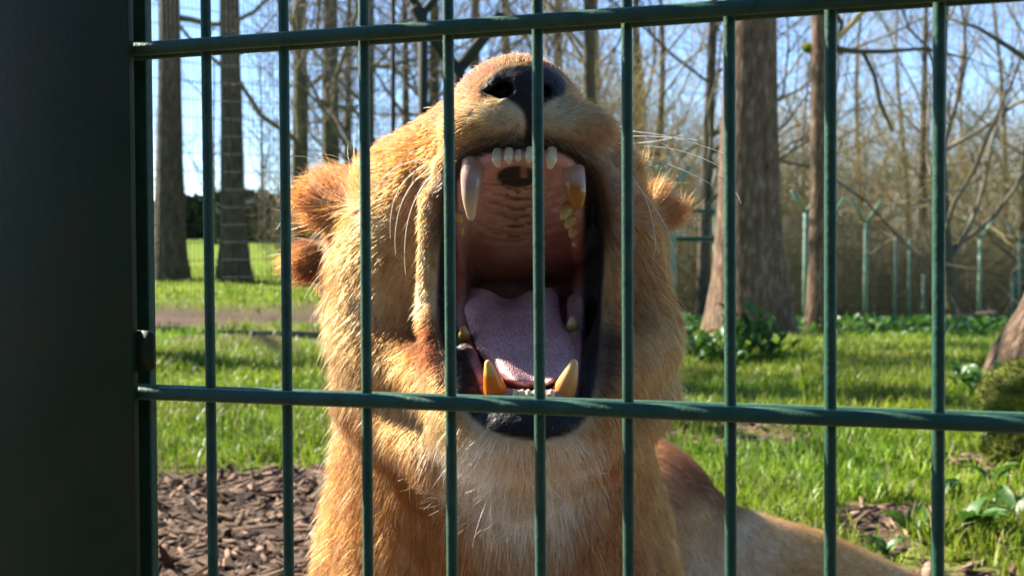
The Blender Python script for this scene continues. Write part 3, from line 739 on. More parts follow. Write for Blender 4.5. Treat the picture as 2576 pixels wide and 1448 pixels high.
# outlines read from the photograph (pixels)
LIP_IN = smooth_poly([(1330, 378), (1260, 378), (1205, 395), (1165, 425), (1150, 470), (1146, 560), (1146, 680), (1146, 790), (1156, 860), (1190, 930), (1212, 985), (1240, 1012), (1330, 1018), (1430, 1012), (1456, 980), (1462, 900), (1470, 800), (1478, 680), (1478, 560), (1470, 460), (1452, 412), (1410, 384), (1370, 376)], 3)
LIP_OUT = smooth_poly([(1330, 362), (1265, 358), (1190, 385), (1145, 432), (1122, 500), (1108, 600), (1100, 720), (1104, 820), (1122, 900), (1146, 985), (1185, 1046), (1240, 1085), (1340, 1106), (1425, 1092), (1474, 1050), (1494, 975), (1505, 880), (1514, 760), (1522, 640), (1522, 560), (1505, 470), (1480, 415), (1430, 376), (1380, 362)], 3)
NOSE = smooth_poly([(1240, 188), (1275, 170), (1320, 164), (1370, 168), (1405, 185), (1424, 215), (1418, 238), (1395, 248), (1372, 262), (1352, 280), (1352, 330), (1352, 372), (1318, 372), (1322, 320), (1316, 284), (1290, 258), (1258, 244), (1222, 242), (1212, 225), (1224, 205)], 3)

_dby = np.array([340, 372, 400, 470, 560, 640, 680, 715, 745, 790, 850, 950, 1000, 1030, 1070])
_dbd = np.array([.93, .952, .972, 1.005, 1.045, 1.085, 1.115, 1.14, 1.14, 1.115, 1.075, 1.015, .985, .962, .94])
def cavity(p):
    px, py = project(p.astype(float)); d = p[..., 2]
    s = poly_sd(px, py, LIP_IN) * d / F
    # walls close in gently towards the throat
    s = s + np.clip(d - .99, 0, 1) * .10 
    db = np.interp(py, _dby, _dbd) + .014 * (1 - np.clip((px - 1315) / 150, -1, 1) ** 2) * sstep(360, 460, py)
    # ridges of the palate
    arc = py + 30 * ((px - 1310) / 130) ** 2 + 3.5 * np.sin(px / 27 + py / 40) + 2.5 * np.sin(px / 11.)
    rp = ((arc - 470) / 23.5) % 1.0; db = db + .031 * (np.abs(rp - .5) ** .8 - .30) * sstep(455, 480, arc) * sstep(640, 580, arc) * (.75 + .25 * np.sin(px / 33))
    back = (d - db) * .75
    k = .008
    h = np.clip(.5 - .5 * (back - s) / k, 0, 1)
    return (back * (1 - h) + s * h + k * h * (1 - h)).astype(f4)

def body_sdf(p, mouth=True):
    p = p.astype(f4)
    P = CP
    d = ell(p, P(1240, 640, 1.20), (.125, .135, .12))                                  # skull
    d = _sm(d, ell(p, P(955, 730, 1.205), (.046, .095, .095)), .05)                    # cheek ruffs
    d = _sm(d, ell(p, P(1580, 750, 1.19), (.034, .09, .09)), .05)
    d = _sm(d, ell(p, P(1262, 500, 1.10), (.100, .052, .08)), .03)                     # mid face
    d = _sm(d, ell(p, P(1045, 462, 1.10), (.026, .028, .05)), .03)                   # brows
    d = _sm(d, ell(p, P(1518, 445, 1.065), (.019, .030, .04)), .025)
    d = _sm(d, rc(p, P(1185, 300, 1.035), P(1025, 430, 1.105), .024, .030), .02)
    d = _sm(d, rc(p, P(1420, 310, 1.035), P(1535, 420, 1.09), .024, .022), .02)
    d = _sm(d, rc(p, P(1020, 520, 1.12), P(1000, 860, 1.15), .045, .05), .03)           # flat of the cheek
    d = _sm(d, rc(p, P(1555, 560, 1.11), P(1560, 860, 1.13), .030, .035), .03)
    d = _sm(d, ell(p, P(1298, 276, 1.00), (.0475, .0410, .055)), .020)                 # muzzle
    d = _sm(d, rc(p, P(1270, 480, 1.09), P(1302, 335, 1.01), .080, .050), .02)
    d = _sm(d, ell(p, P(1222, 318, .972), (.036, .0185, .030)), .012)                  # whisker pads
    d = _sm(d, ell(p, P(1440, 325, .975), (.032, .0200, .030)), .012)
    # lips down both sides of the gape
    d = _sm(d, chain(p, [P(1165, 372, .985), P(1098, 470, 1.01), P(1084, 600, 1.035), P(1080, 760, 1.045), P(1104, 900, 1.01), P(1160, 1010, .985)], [.013, .0125, .0115, .011, .012, .013]), .014)
    d = _sm(d, chain(p, [P(1472, 372, .985), P(1530, 490, 1.02), P(1545, 620, 1.045), P(1538, 780, 1.05), P(1520, 900, 1.02), P(1478, 1010, .985)], [.013, .0125, .012, .011, .012, .013]), .014)
    d = _sm(d, ell(p, P(1330, 1072, .985), (.0470, .0240, .035)), .016)                # chin
    d = _sm(d, rc(p, P(1175, 1010, 1.01), P(1000, 860, 1.16), .024, .04), .03)          # jaw
    d = _sm(d, rc(p, P(1480, 1010, 1.01), P(1600, 850, 1.13), .026, .035), .03)
    d = _sm(d, ell(p, P(1325, 1090, 1.03), (.075, .035, .06)), .03)
    # loose skin under the jaw
    d = _sm(d, chain(p, [P(950, 985, 1.20), P(1120, 1125, 1.10), P(1310, 1178, 1.06), P(1500, 1110, 1.10), P(1610, 985, 1.19)], [.040, .034, .034, .034, .036]), .02)
    # ears
    e = _sm(ell(p, P(838, 508, 1.17), (.031, .030, .022)), ell(p, P(905, 520, 1.16), (.03, .032, .03)), .02)
    e = _sm(e, ell(p, P(790, 655, 1.19), (.022, .020, .018)), .008)
    e = np.maximum(e, -ell(p, P(768, 592, 1.165), (.019, .0095, .022)))
    d = _sm(d, e, .012)
    d = _sm(d, _sm(ell(p, P(1640, 540, 1.17), (.018, .026, .020)), ell(p, P(1678, 536, 1.175), (.014, .015, .012)), .012), .014)
    # neck, chest, trunk
    d = _sm(d, rc(p, P(1232, 800, 1.25), P(1245, 1300, 1.40), .134, .186), .05)
    d = _sm(d, ell(p, P(1255, 1560, 1.40), (.200, .205, .16)), .05)
    d = _sm(d, rc(p, P(1250, 1500, 1.48), P(1420, 1420, 2.05), .18, .18), .06)
    d = _sm(d, ell(p, P(1560, 1335, 2.12), (.17, .165, .22)), .05)                      # haunch
    d = _sm(d, chain(p, [P(1740, 1395, 2.06), P(2040, 1424, 2.14), P(2320, 1512, 2.22), P(2520, 1548, 2.28), P(2640, 1556, 2.30)], [.095, .062, .040, .036, .045]), .035)
    d = _sm(d, rc(p, P(1700, 1500, 1.95), P(1850, 1560, 2.05), .06, .05), .05)
    d = _sm(d, chain(p, [P(1400, 1560, 2.28), P(1150, 1560, 2.55), P(1000, 1548, 2.7)], [.03, .026, .022]), .03)   # tail
    # forelegs lying towards the fence
    for s in (-1, 1):
        c0 = np.array([-.012 + s * .15, 0, 0])
        def G_(x, z, dd): return np.array([x, (z - H) , dd])
        d = _sm(d, chain(p, [G_(c0[0], .24, 1.40), G_(c0[0] + s * .03, .085, 1.52), G_(c0[0] + s * .01, .055, 1.18), G_(c0[0], .048, 1.06)], [.10, .065, .050, .046]), .03)
        d = _sm(d, ell(p, G_(c0[0], .045, 1.02), (.055, .042, .068)), .02)
    # nostrils and creases
    for q, r, k in ((P(1268, 222, .948), (.0070, .0062, .016), .003), (P(1250, 234, .950), (.010, .0032, .012), .003), (P(1372, 226, .950), (.005, .005, .014), .003)):
        h = -ell(p, q, r); d = -_sm(-d, -h, k)
    h = -chain(p, [P(1182, 236, .955), P(1215, 243, .948), P(1250, 241, .945)], [.0022, .0032, .003]); d = -_sm(-d, -h, .004)
    h = -chain(p, [P(1338, 268, .940), P(1336, 320, .945), P(1336, 372, .948)], [.003, .0035, .0035]); d = -_sm(-d, -h, .006)
    # soft folds of the face
    h = -chain(p, [P(1040, 462, 1.03), P(1075, 448, 1.0), P(1110, 470, .99)], [.004, .0085, .005]); d = -_sm(-d, -h, .010)
    h = -chain(p, [P(1050, 520, 1.03), P(1035, 640, 1.05), P(1035, 760, 1.055)], [.003, .006, .004]); d = -_sm(-d, -h, .016)
    if mouth:
        c = cavity(p); d = -_sm(-d, c, .004)
        # gums
        g = chain(p, [P(1172, 425, .990), P(1215, 398, .972), P(1320, 382, .962), P(1420, 396, .972), P(1456, 425, .990)], [.008, .007, .0055, .007, .008])
        g = np.minimum(g, chain(p, [P(1170, 440, .995), P(1160, 560, 1.04), P(1160, 640, 1.075)], [.008, .007, .006]))
        g = np.minimum(g, chain(p, [P(1450, 440, .995), P(1458, 560, 1.04), P(1455, 640, 1.075)], [.009, .009, .007]))
        g = _sm(g, chain(p, [P(1232, 1000, .985), P(1290, 1004, .972), P(1340, 1006, .968), P(1395, 1004, .972), P(1435, 998, .985)], [.010, .008, .007, .008, .010]), .006)
        g = np.minimum(g, chain(p, [P(1205, 960, 1.0), P(1172, 870, 1.05), P(1160, 790, 1.09)], [.007, .007, .006]))
        g = np.minimum(g, chain(p, [P(1448, 950, 1.0), P(1450, 860, 1.05), P(1448, 760, 1.09)], [.007, .008, .008]))
        d = _sm(d, g, .006)
    return d.astype(f4)

def vaxis(lo, hi, f0, f1, fine, coarse, grow=1.18):
    mid = np.arange(f0, f1 + fine / 2, fine); L, R_ = [], []
    s = fine; x = mid[0]
    while x > lo: s = min(s * grow, coarse); x -= s; L.append(x)
    s = fine; x = mid[-1]
    while x < hi: s = min(s * grow, coarse); x += s; R_.append(x)
    return np.array(L[::-1] + list(mid) + R_)
FINE = .0026
ax_ = vaxis(-.36, 1.02, -.165, .135, FINE, .011)
ay_ = vaxis(-.76, .30, -.135, .19, FINE, .011)
az_ = vaxis(.90, 2.80, .92, 1.12, FINE, .014)
def eval_grid(fn, ax, ay, az):
    shape = (len(ax), len(ay), len(az)); Fv = np.full(shape, np.nan, f4); S = 6
    ci = [np.unique(np.append(np.arange(0, n, S), n - 1)) for n in shape]
    cx, cy, cz = ax[ci[0]], ay[ci[1]], az[ci[2]]
    pts = np.stack(np.meshgrid(cx, cy, cz, indexing='ij'), -1).reshape(-1, 3)
    Cc = fn(pts).reshape(len(cx), len(cy), len(cz))
    act = np.zeros(shape, bool)
    dx = np.diff(cx); dy = np.diff(cy); dz = np.diff(cz)
    diag = np.sqrt(dx[:, None, None] ** 2 + dy[None, :, None] ** 2 + dz[None, None] ** 2)
    m = np.minimum.reduce([np.abs(Cc[i:i - 1 or None, j:j - 1 or None, k:k - 1 or None]) for i in (0, 1) for j in (0, 1) for k in (0, 1)]) if False else None
    sl = lambda i, n: slice(i, n - 1 + i)
    n0, n1, n2 = Cc.shape
    corners = [Cc[sl(i, n0), sl(j, n1), sl(k, n2)] for i in (0, 1) for j in (0, 1) for k in (0, 1)]
    mn = np.minimum.reduce([np.abs(c) for c in corners]); mixed = (np.minimum.reduce(corners) < 0) & (np.maximum.reduce(corners) > 0)
    blk = mixed | (mn < diag * .85 + .006)
    for a, b_, c in zip(*np.nonzero(blk)):
        act[ci[0][a]:ci[0][a + 1] + 1, ci[1][b_]:ci[1][b_ + 1] + 1, ci[2][c]:ci[2][c + 1] + 1] = True
    # sign elsewhere from the coarse grid
    near = [np.clip(np.searchsorted(ci[q], np.arange(shape[q]), side='right') - 1, 0, len(ci[q]) - 1) for q in range(3)]
    Fv = Cc[np.ix_(*near)].copy()
    ia = np.nonzero(act); P_ = np.stack([ax[ia[0]], ay[ia[1]], az[ia[2]]], 1)
    out = np.empty(len(P_), f4)
    for s in range(0, len(P_), 250000): out[s:s + 250000] = fn(P_[s:s + 250000])
    Fv[ia] = out
    return Fv
def surface_nets(Fv, ax, ay, az):
    ins = Fv < 0; n0, n1, n2 = Fv.shape
    sl = lambda i, n: slice(i, n - 1 + i)
    cs = sum(ins[sl(i, n0), sl(j, n1), sl(k, n2)].astype(np.int8) for i in (0, 1) for j in (0, 1) for k in (0, 1))
    cell = (cs > 0) & (cs < 8); ci, cj, ck = np.nonzero(cell); n = len(ci)
    idx = np.full(cell.shape, -1, np.int32); idx[ci, cj, ck] = np.arange(n)
    acc = np.zeros((n, 3)); cnt = np.zeros(n)
    co = [(0,0,0),(1,0,0),(0,1,0),(1,1,0),(0,0,1),(1,0,1),(0,1,1),(1,1,1)]
    for a, b_ in ((0,1),(2,3),(4,5),(6,7),(0,2),(1,3),(4,6),(5,7),(0,4),(1,5),(2,6),(3,7)):
        A_, B_ = co[a], co[b_]
        fa = Fv[ci + A_[0], cj + A_[1], ck + A_[2]]; fb = Fv[ci + B_[0], cj + B_[1], ck + B_[2]]
        m = (fa < 0) != (fb < 0); t = np.where(m, fa / np.where(m, fa - fb, 1), 0)[:, None]
        pa = np.stack([ax[ci + A_[0]], ay[cj + A_[1]], az[ck + A_[2]]], 1); pb_ = np.stack([ax[ci + B_[0]], ay[cj + B_[1]], az[ck + B_[2]]], 1)
        acc += np.where(m[:, None], pa + (pb_ - pa) * t, 0); cnt += m
    V = acc / cnt[:, None]; Q = []
    for axn in range(3):
        s0 = [slice(None)] * 3; s1 = [slice(None)] * 3; s0[axn] = slice(0, -1); s1[axn] = slice(1, None)
        a = ins[tuple(s0)]; b_ = ins[tuple(s1)]
        e = np.nonzero(a != b_); fl = a[e]
        o1, o2 = [(1, 2), (2, 0), (0, 1)][axn]
        ok = (e[o1] > 0) & (e[o2] > 0) & (e[o1] < idx.shape[o1]) & (e[o2] < idx.shape[o2])
        e = [q[ok] for q in e]; fl = fl[ok]
        def g(d1, d2):
            i = [q.copy() for q in e]; i[o1] = i[o1] + d1; i[o2] = i[o2] + d2; return idx[tuple(i)]
        q = np.stack([g(-1, -1), g(0, -1), g(0, 0), g(-1, 0)], 1)
        q[~fl] = q[~fl][:, ::-1]
        Q.append(q)
    return V, np.concatenate(Q)
Fv = eval_grid(body_sdf, ax_, ay_, az_)
BV, BQ = surface_nets(Fv, ax_, ay_, az_)
def normals(V, Q):
    fn = np.cross(V[Q[:, 2]] - V[Q[:, 0]], V[Q[:, 3]] - V[Q[:, 1]])
    N = np.zeros_like(V)
    for k in range(4):
        for c in range(3): N[:, c] += np.bincount(Q[:, k], fn[:, c], len(V))
    return N / (np.linalg.norm(N, axis=1)[:, None] + 1e-12), fn
# light relaxing of the net
for _ in range(2):
    acc = np.zeros_like(BV); cnt = np.zeros(len(BV))
    for k in range(4):
        a, b_ = BQ[:, k], BQ[:, (k + 1) % 4]
        for c in range(3): acc[:, c] += np.bincount(a, BV[b_, c], len(BV)) + np.bincount(b_, BV[a, c], len(BV))
        cnt += np.bincount(a, minlength=len(BV)) + np.bincount(b_, minlength=len(BV))
    BV = BV * .7 + .3 * acc / cnt[:, None]
BN, BF = normals(BV, BQ)

# --- colouring: hide colours placed on the coat, with shade painted into one fold
def idw(px, py, ctrl, power=3.2, soft=30.):
    c = np.array([q[:2] for q in ctrl], float); val = np.array([q[2] if np.ndim(q[2]) else [q[2]] for q in ctrl], float)
    out = np.zeros((len(px), val.shape[1])); ws = np.zeros(len(px))
    for (x, y), v in zip(c, val):
        w_ = 1 / ((px - x) ** 2 + (py - y) ** 2 + soft ** 2) ** (power / 2); ws += w_; out += w_[:, None] * v
    return out / ws[:, None]
CREAM, PALE, TAN, ORG, BRN, RED, WHT, DRK = (.70,.56,.36), (.59,.41,.22), (.48,.29,.135), (.42,.20,.06), (.17,.085,.035), (.36,.16,.05), (.86,.78,.62), (.05,.036,.025)
FURC = [(1020, 400, (.46,.20,.05)), (1060, 360, (.46,.21,.055)), (1300, 140, (.36,.19,.07)), (1230, 165, (.30,.14,.045)), (1180, 190, (.33,.13,.032)), (1130, 225, (.35,.14,.035)), (1200, 215, (.38,.17,.05)), (1400, 150, (.30,.17,.08)), (1100, 260, RED), (1020, 330, RED), (960, 380, RED), (940, 420, (.5,.3,.12)),
        (1220, 285, (.78,.62,.40)), (1280, 285, (.78,.62,.40)), (1250, 310, CREAM), (1170, 320, PALE), (1100, 360, TAN), (1080, 420, PALE), (1040, 380, ORG), (1000, 450, TAN), (1240, 330, PALE),
        (1400, 290, (.78,.62,.40)), (1430, 305, CREAM), (1480, 320, (.42,.28,.15)), (1540, 340, TAN), (1580, 420, TAN), (1450, 250, TAN), (1440, 200, TAN),
        (1085, 458, (.16,.09,.04)), (1120, 430, TAN), (1060, 520, PALE), (1085, 640, PALE), (1085, 740, CREAM), (1075, 840, (.14,.065,.025)), (1085, 900, (.12,.055,.022)), (1070, 870, (.2,.09,.03)), (1060, 960, PALE),  # first entry darkens the whisker crease, its shade painted into the coat
        (950, 560, CREAM), (900, 640, PALE), (980, 650, PALE), (930, 760, CREAM), (860, 760, PALE), (1000, 800, TAN), (960, 900, PALE), (860, 900, PALE), (1020, 960, TAN),
        (860, 470, (.48,.27,.11)), (780, 480, (.46,.25,.095)), (830, 540, (.46,.25,.095)), (760, 640, (.40,.21,.08)), (720, 650, PALE), (780, 690, BRN), (760, 600, DRK), (740, 720, BRN),
        (1660, 480, (.48,.27,.11)), (1700, 530, (.46,.25,.095)), (1620, 560, TAN), (1600, 640, TAN), (1660, 700, TAN), (1570, 700, (.5,.33,.15)), (1640, 850, PALE), (1560, 800, TAN), (1532, 860, (.07,.045,.025)), (1530, 930, (.08,.05,.03)), (1580, 950, TAN), (1660, 950, PALE),
        (1250, 1130, CREAM), (1330, 1135, (.3,.22,.13)), (1420, 1130, CREAM), (1200, 1160, WHT), (1260, 1220, WHT), (1380, 1220, CREAM), (1300, 1300, WHT), (1330, 1400, PALE), (1220, 1330, PALE), (1480, 1100, PALE), (1130, 1100, PALE), (1080, 1050, PALE),
        (860, 1080, TAN), (840, 1200, (.5,.29,.12)), (900, 1300, (.46,.25,.10)), (1000, 1180, (.44,.24,.09)), (1050, 1260, (.44,.25,.10)), (1100, 1350, (.46,.27,.115)), (880, 1430, TAN), (1150, 1440, TAN), (1300, 1500, TAN), (1000, 1400, TAN),
        (1580, 1080, TAN), (1600, 1200, TAN), (1530, 1180, ORG), (1650, 1300, TAN), (1560, 1380, (.40,.22,.09)), (1680, 1430, TAN), (1460, 1350, TAN),
        (1720, 1130, RED), (1780, 1200, BRN), (1820, 1260, BRN), (1780, 1300, PALE), (1870, 1340, (.74,.58,.40)), (1950, 1330, (.70,.50,.29)), (1980, 1280, (.62,.36,.13)), (2080, 1340, (.64,.40,.17)), (1900, 1420, (.72,.55,.37)), (2050, 1420, (.66,.45,.23)), (2200, 1430, (.66,.44,.22)), (2400, 1500, (.66,.44,.22)), (1760, 1420, (.62,.46,.29))]
bpx, bpy_ = project(BV)
bc = np.where(BV[:, 2] > 1.6, .95, .72)[:, None] * idw(bpx, bpy_, FURC)
head = BV[:, 2] < 1.16
bb = (np.exp(-((bpx - 1310) / (185 - .28 * np.clip(bpy_ - 1120, 0, 320))) ** 4) * sstep(1080, 1125, bpy_) * sstep(1470, 1260, bpy_) * (BV[:, 2] < 1.5))[:, None]
bc = bc * (1 - bb) + np.array([.62, .52, .37]) * bb      # cream bib
lin = poly_sd(bpx, bpy_, LIP_IN); lout = poly_sd(bpx, bpy_, LIP_OUT); nose = poly_sd(bpx, bpy_, NOSE)
cav = cavity(BV)
LIPC = np.array([.012, .010, .011]); NOSEC = np.array([.011, .008, .007])
furmask = np.ones(len(BV))
isl = head & (lout < 0)
wlip = np.maximum(sstep(6, -4, lout), .9 * sstep(40, 4, lout) * sstep(700, 560, bpy_)) * head; bc = bc * (1 - wlip[:, None]) + LIPC * wlip[:, None]; furmask *= (lout > 3) | ~head
wn_ = sstep(5, -5, nose) * (BV[:, 2] < 1.02); bc = bc * (1 - wn_[:, None]) + NOSEC * wn_[:, None]; furmask *= (nose > 2) | (BV[:, 2] > 1.02)
# inside of the mouth
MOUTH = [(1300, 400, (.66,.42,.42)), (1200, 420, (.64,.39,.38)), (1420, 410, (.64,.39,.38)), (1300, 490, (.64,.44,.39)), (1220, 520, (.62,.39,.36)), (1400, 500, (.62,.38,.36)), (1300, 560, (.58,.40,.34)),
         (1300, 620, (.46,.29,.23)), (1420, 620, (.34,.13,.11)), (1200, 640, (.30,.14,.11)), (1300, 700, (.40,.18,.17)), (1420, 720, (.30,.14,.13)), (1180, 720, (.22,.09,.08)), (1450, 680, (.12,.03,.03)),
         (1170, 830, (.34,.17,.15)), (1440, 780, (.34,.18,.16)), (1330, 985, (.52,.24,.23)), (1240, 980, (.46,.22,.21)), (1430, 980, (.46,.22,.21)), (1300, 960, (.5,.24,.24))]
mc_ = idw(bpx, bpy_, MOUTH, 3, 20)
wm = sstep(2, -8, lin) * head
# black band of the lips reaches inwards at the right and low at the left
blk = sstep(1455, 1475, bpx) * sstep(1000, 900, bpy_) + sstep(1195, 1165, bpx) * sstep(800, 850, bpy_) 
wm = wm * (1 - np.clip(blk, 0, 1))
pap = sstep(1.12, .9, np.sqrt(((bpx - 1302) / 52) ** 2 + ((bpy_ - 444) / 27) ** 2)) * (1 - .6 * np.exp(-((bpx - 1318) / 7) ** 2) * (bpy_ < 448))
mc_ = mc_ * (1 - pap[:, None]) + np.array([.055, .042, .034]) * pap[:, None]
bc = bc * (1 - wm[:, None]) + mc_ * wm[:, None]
furmask *= ~(head & (cav < .003) & (lout < 30))
rough = np.where(head & ((lout < 2)), .42, np.where(wn_ > .5, .46, .8)); rough = np.where(wm > .5, .42, rough)
nst = np.zeros(len(BV), bool)
for q, r_ in ((CP(1268, 222, .950), (.0078, .0070, .017)), (CP(1250, 234, .952), (.0105, .0040, .013)), (CP(1372, 226, .952), (.006, .006, .015))): nst |= ell(BV, q, r_) < .0006
bc[nst] = (.003, .002, .002)  # nostril hollows painted near black, shade put into the colour
bme = mesh_np('body', to_world(BV), BQ, True)
ca_ = bme.attributes.new('col', 'FLOAT_COLOR', 'POINT'); ca_.data.foreach_set('color', np.concatenate([bc, np.ones((len(bc), 1))], 1).astype(f4).ravel())
ra_ = bme.attributes.new('rough', 'FLOAT', 'POINT'); ra_.data.foreach_set('value', rough.astype(f4))
M['hide'] = mat_attr('hide', rough=.7, spec=.22, noise=(120, .18), bump=.0025, bscale=120, rattr='rough')
lion = link('lioness', None, loc=(0, 1.4, 0))
tag(lion, 'roaring tan lioness lying behind the wire mesh with mouth wide open', 'lioness')
def lpart(name, me, mat):
    o = link(name, me, lion, mat); o.matrix_parent_inverse = Matrix.Translation((0, -1.4, 0)); return o
body = lpart('body', bme, M['hide'])
def bpart(name, data, mat):
    return link(name, data, body, mat)      # coat and whiskers grow on the body

# --- tongue
def tongue():
    rows = [(722, 1166, 1400, 1.105, 0), (748, 1154, 1406, 1.09, 0), (780, 1160, 1408, 1.072, 0), (815, 1174, 1416, 1.052, 0), (845, 1186, 1446, 1.032, 0), (878, 1200, 1456, 1.014, 0), (910, 1222, 1454, .998, 0), (938, 1246, 1438, .984, 0), (958, 1268, 1418, .976, 0), (968, 1298, 1390, .978, 0), (972, 1315, 1372, .986, 0)]
    rows = np.array(rows, float); t = np.linspace(0, len(rows) - 1, 60); R_ = np.stack([np.interp(t, np.arange(len(rows)), rows[:, k]) for k in range(4)], 1)
    for _ in range(3): R_[1:-1] = (R_[:-2] + 2 * R_[1:-1] + R_[2:]) / 4
    n = 56; u = np.linspace(-1, 1, n); top = []
    for k, (py, l, r, d) in enumerate(R_):
        s = k / 59
        px = (l + r) / 2 + u * (r - l) / 2
        prof = -.006 * np.exp(-(np.abs(u) - .62) ** 2 / .07) * (1 - .3 * s) + .007 * np.exp(-(u / .38) ** 2) * (1 - .75 * s) + .020 * np.abs(u) ** 6
        dip = 30 * np.exp(-((u + .02) / .40) ** 2) * sstep(.25, 0, s)          # notch between the two back humps
        dd = d + prof
        top.append(np.stack([CP(a, py + b_, c) for a, b_, c in zip(px, dip, dd)]))
    top = np.array(top); bot = top.copy(); bot[..., 2] += .022; bot[..., 1] -= .004
    cen = top.mean((0, 1)); bot[..., 0] = cen[0] + (bot[..., 0] - cen[0]) * .93
    V = np.concatenate([top.reshape(-1, 3), bot.reshape(-1, 3)]); m = 60; a = (np.arange(m - 1)[:, None] * n + np.arange(n - 1)[None]).ravel(); o = m * n
    Q = [np.stack([a, a + n, a + n + 1, a + 1], 1), np.stack([a + o, a + 1 + o, a + n + 1 + o, a + n + o], 1)]
    i = np.arange(m - 1) * n; Q.append(np.stack([i, i + o, i + n + o, i + n], 1)); i = i + n - 1; Q.append(np.stack([i, i + n, i + n + o, i + o], 1))
    j = np.arange(n - 1); Q.append(np.stack([j, j + 1, j + 1 + o, j + o], 1)); j = j + (m - 1) * n; Q.append(np.stack([j, j + o, j + 1 + o, j + 1], 1))
    me = mesh_np('tongue', to_world(V), np.concatenate(Q), True)
    return me
mt, nt, b = new_mat('tongue')
tc = nt.nodes.new('ShaderNodeTexCoord')
mp = nt.nodes.new('ShaderNodeMapping'); mp.inputs['Scale'].default_value = (1, .35, .35); nt.links.new(tc.outputs['Object'], mp.inputs[0])
vo = nt.nodes.new('ShaderNodeTexNoise'); vo.inputs['Scale'].default_value = 900; vo.inputs['Detail'].default_value = 2; nt.links.new(mp.outputs[0], vo.inputs['Vector'])
cr, _ = ramp(nt, tc.outputs['Object'], 40, [(.52,.27,.28), (.62,.35,.36), (.68,.41,.42)], [.3,.5,.7])
cr2 = nt.nodes.new('ShaderNodeValToRGB'); cr2.color_ramp.elements[0].position = .42; cr2.color_ramp.elements[0].color = (.62,.6,.62,1); cr2.color_ramp.elements[1].position = .66; cr2.color_ramp.elements[1].color = (1.3,1.3,1.25,1)
nt.links.new(vo.outputs[0], cr2.inputs[0])
mm = nt.nodes.new('ShaderNodeMix'); mm.data_type = 'RGBA'; mm.blend_type = 'MULTIPLY'; mm.inputs['Factor'].default_value = .8
nt.links.new(cr.outputs[0], mm.inputs['A']); nt.links.new(cr2.outputs[0], mm.inputs['B']); nt.links.new(mm.outputs['Result'], b.inputs['Base Color'])
bp = nt.nodes.new('ShaderNodeBump'); bp.inputs['Distance'].default_value = .0012; nt.links.new(vo.outputs[0], bp.inputs['Height']); nt.links.new(bp.outputs[0], b.inputs['Normal'])
b.inputs['Roughness'].default_value = .36; b.inputs['Subsurface Weight'].default_value = .15; b.inputs['Subsurface Radius'].default_value = (.01, .004, .003); b.inputs['Subsurface Scale'].default_value = .5
lpart('tongue', tongue(), mt)

# --- teeth
def tooth_mat(name, base, tip, z0, z1):
    m, nt, b = new_mat(name)
    at = nt.nodes.new('ShaderNodeAttribute'); at.attribute_name = 'along'
    cr = nt.nodes.new('ShaderNodeValToRGB'); cr.color_ramp.elements[0].color = (*base, 1); cr.color_ramp.elements[1].color = (*tip, 1)
    cr.color_ramp.elements[0].position = z0; cr.color_ramp.elements[1].position = z1
    tc = nt.nodes.new('ShaderNodeTexCoord'); nz = nt.nodes.new('ShaderNodeTexNoise'); nz.inputs['Scale'].default_value = 260; nt.links.new(tc.outputs['Object'], nz.inputs['Vector'])
    ad = nt.nodes.new('ShaderNodeMath'); ad.operation = 'MULTIPLY_ADD'; ad.inputs[1].default_value = .22; nt.links.new(nz.outputs[0], ad.inputs[0]); nt.links.new(at.outputs['Fac'], ad.inputs[2])
    nt.links.new(ad.outputs[0], cr.inputs[0]); nt.links.new(cr.outputs[0], b.inputs['Base Color'])
    b.inputs['Roughness'].default_value = .22; b.inputs['Subsurface Weight'].default_value = .2; b.inputs['Subsurface Radius'].default_value = (.006, .003, .0015); b.inputs['Subsurface Scale'].default_value = .6
    return m
def tooth(name, pts, rads, mat, flat=1.0):
    P = np.array([CP(*q) for q in pts]); t = np.linspace(0, len(P) - 1, 18)
    P = np.stack([np.interp(t, np.arange(len(P)), P[:, k]) for k in range(3)], 1); R_ = np.interp(t, np.arange(len(rads)), rads)
    for _ in range(3): P[1:-1] = (P[:-2] + 2 * P[1:-1] + P[2:]) / 4; R_[1:-1] = (R_[:-2] + 2 * R_[1:-1] + R_[2:]) / 4
    end = (P[-1] - P[-2]); end /= np.linalg.norm(end); r = R_[-1]
    P = np.vstack([P, P[-1] + end * r * .5, P[-1] + end * r * .85, P[-1] + end * r]); R_ = np.append(R_, [r * .8, r * .45, r * .08])
    m = MB(); m.tube(P, R_, 18); me = m.build(name)
    co = np.empty(len(me.vertices) * 3, f4); me.vertices.foreach_get('co', co); co = co.reshape(-1, 3)
    al = np.clip(((co - P[0]) @ (P[-1] - P[0])) / ((P[-1] - P[0]) @ (P[-1] - P[0])), 0, 1)
    at = me.attributes.new('along', 'FLOAT', 'POINT'); at.data.foreach_set('value', al.astype(f4))
    me.vertices.foreach_set('co', to_world(co).astype(f4).ravel())
    return lpart(name, me, mat)
T_up = tooth_mat('tooth_ivory', (.42,.26,.20), (.66,.50,.28), .6, 1.0)
T_dec = tooth_mat('tooth_decayed', (.48,.32,.24), (.36,.14,.015), .45, .72)
T_low = tooth_mat('tooth_amber', (.72,.19,.010), (.80,.50,.14), .82, 1.0)
T_lowr = tooth_mat('tooth_honey', (.56,.26,.07), (.74,.50,.20), .45, 1.0)
T_inc = tooth_mat('tooth_pale', (.62,.50,.30), (.74,.66,.44), .2, 1.0)
T_mol = tooth_mat('tooth_yellow', (.32,.17,.04), (.50,.36,.13), .2, 1.0)
tooth('canine_tooth', [(1192, 408, .975), (1186, 450, .968), (1183, 500, .966), (1185, 545, .970)], [.0092, .0086, .0064, .0032], T_up)
tooth('canine_tooth', [(1442, 412, .985), (1444, 450, .976), (1449, 485, .974), (1452, 508, .976)], [.0085, .0090, .0080, .0058], T_dec)
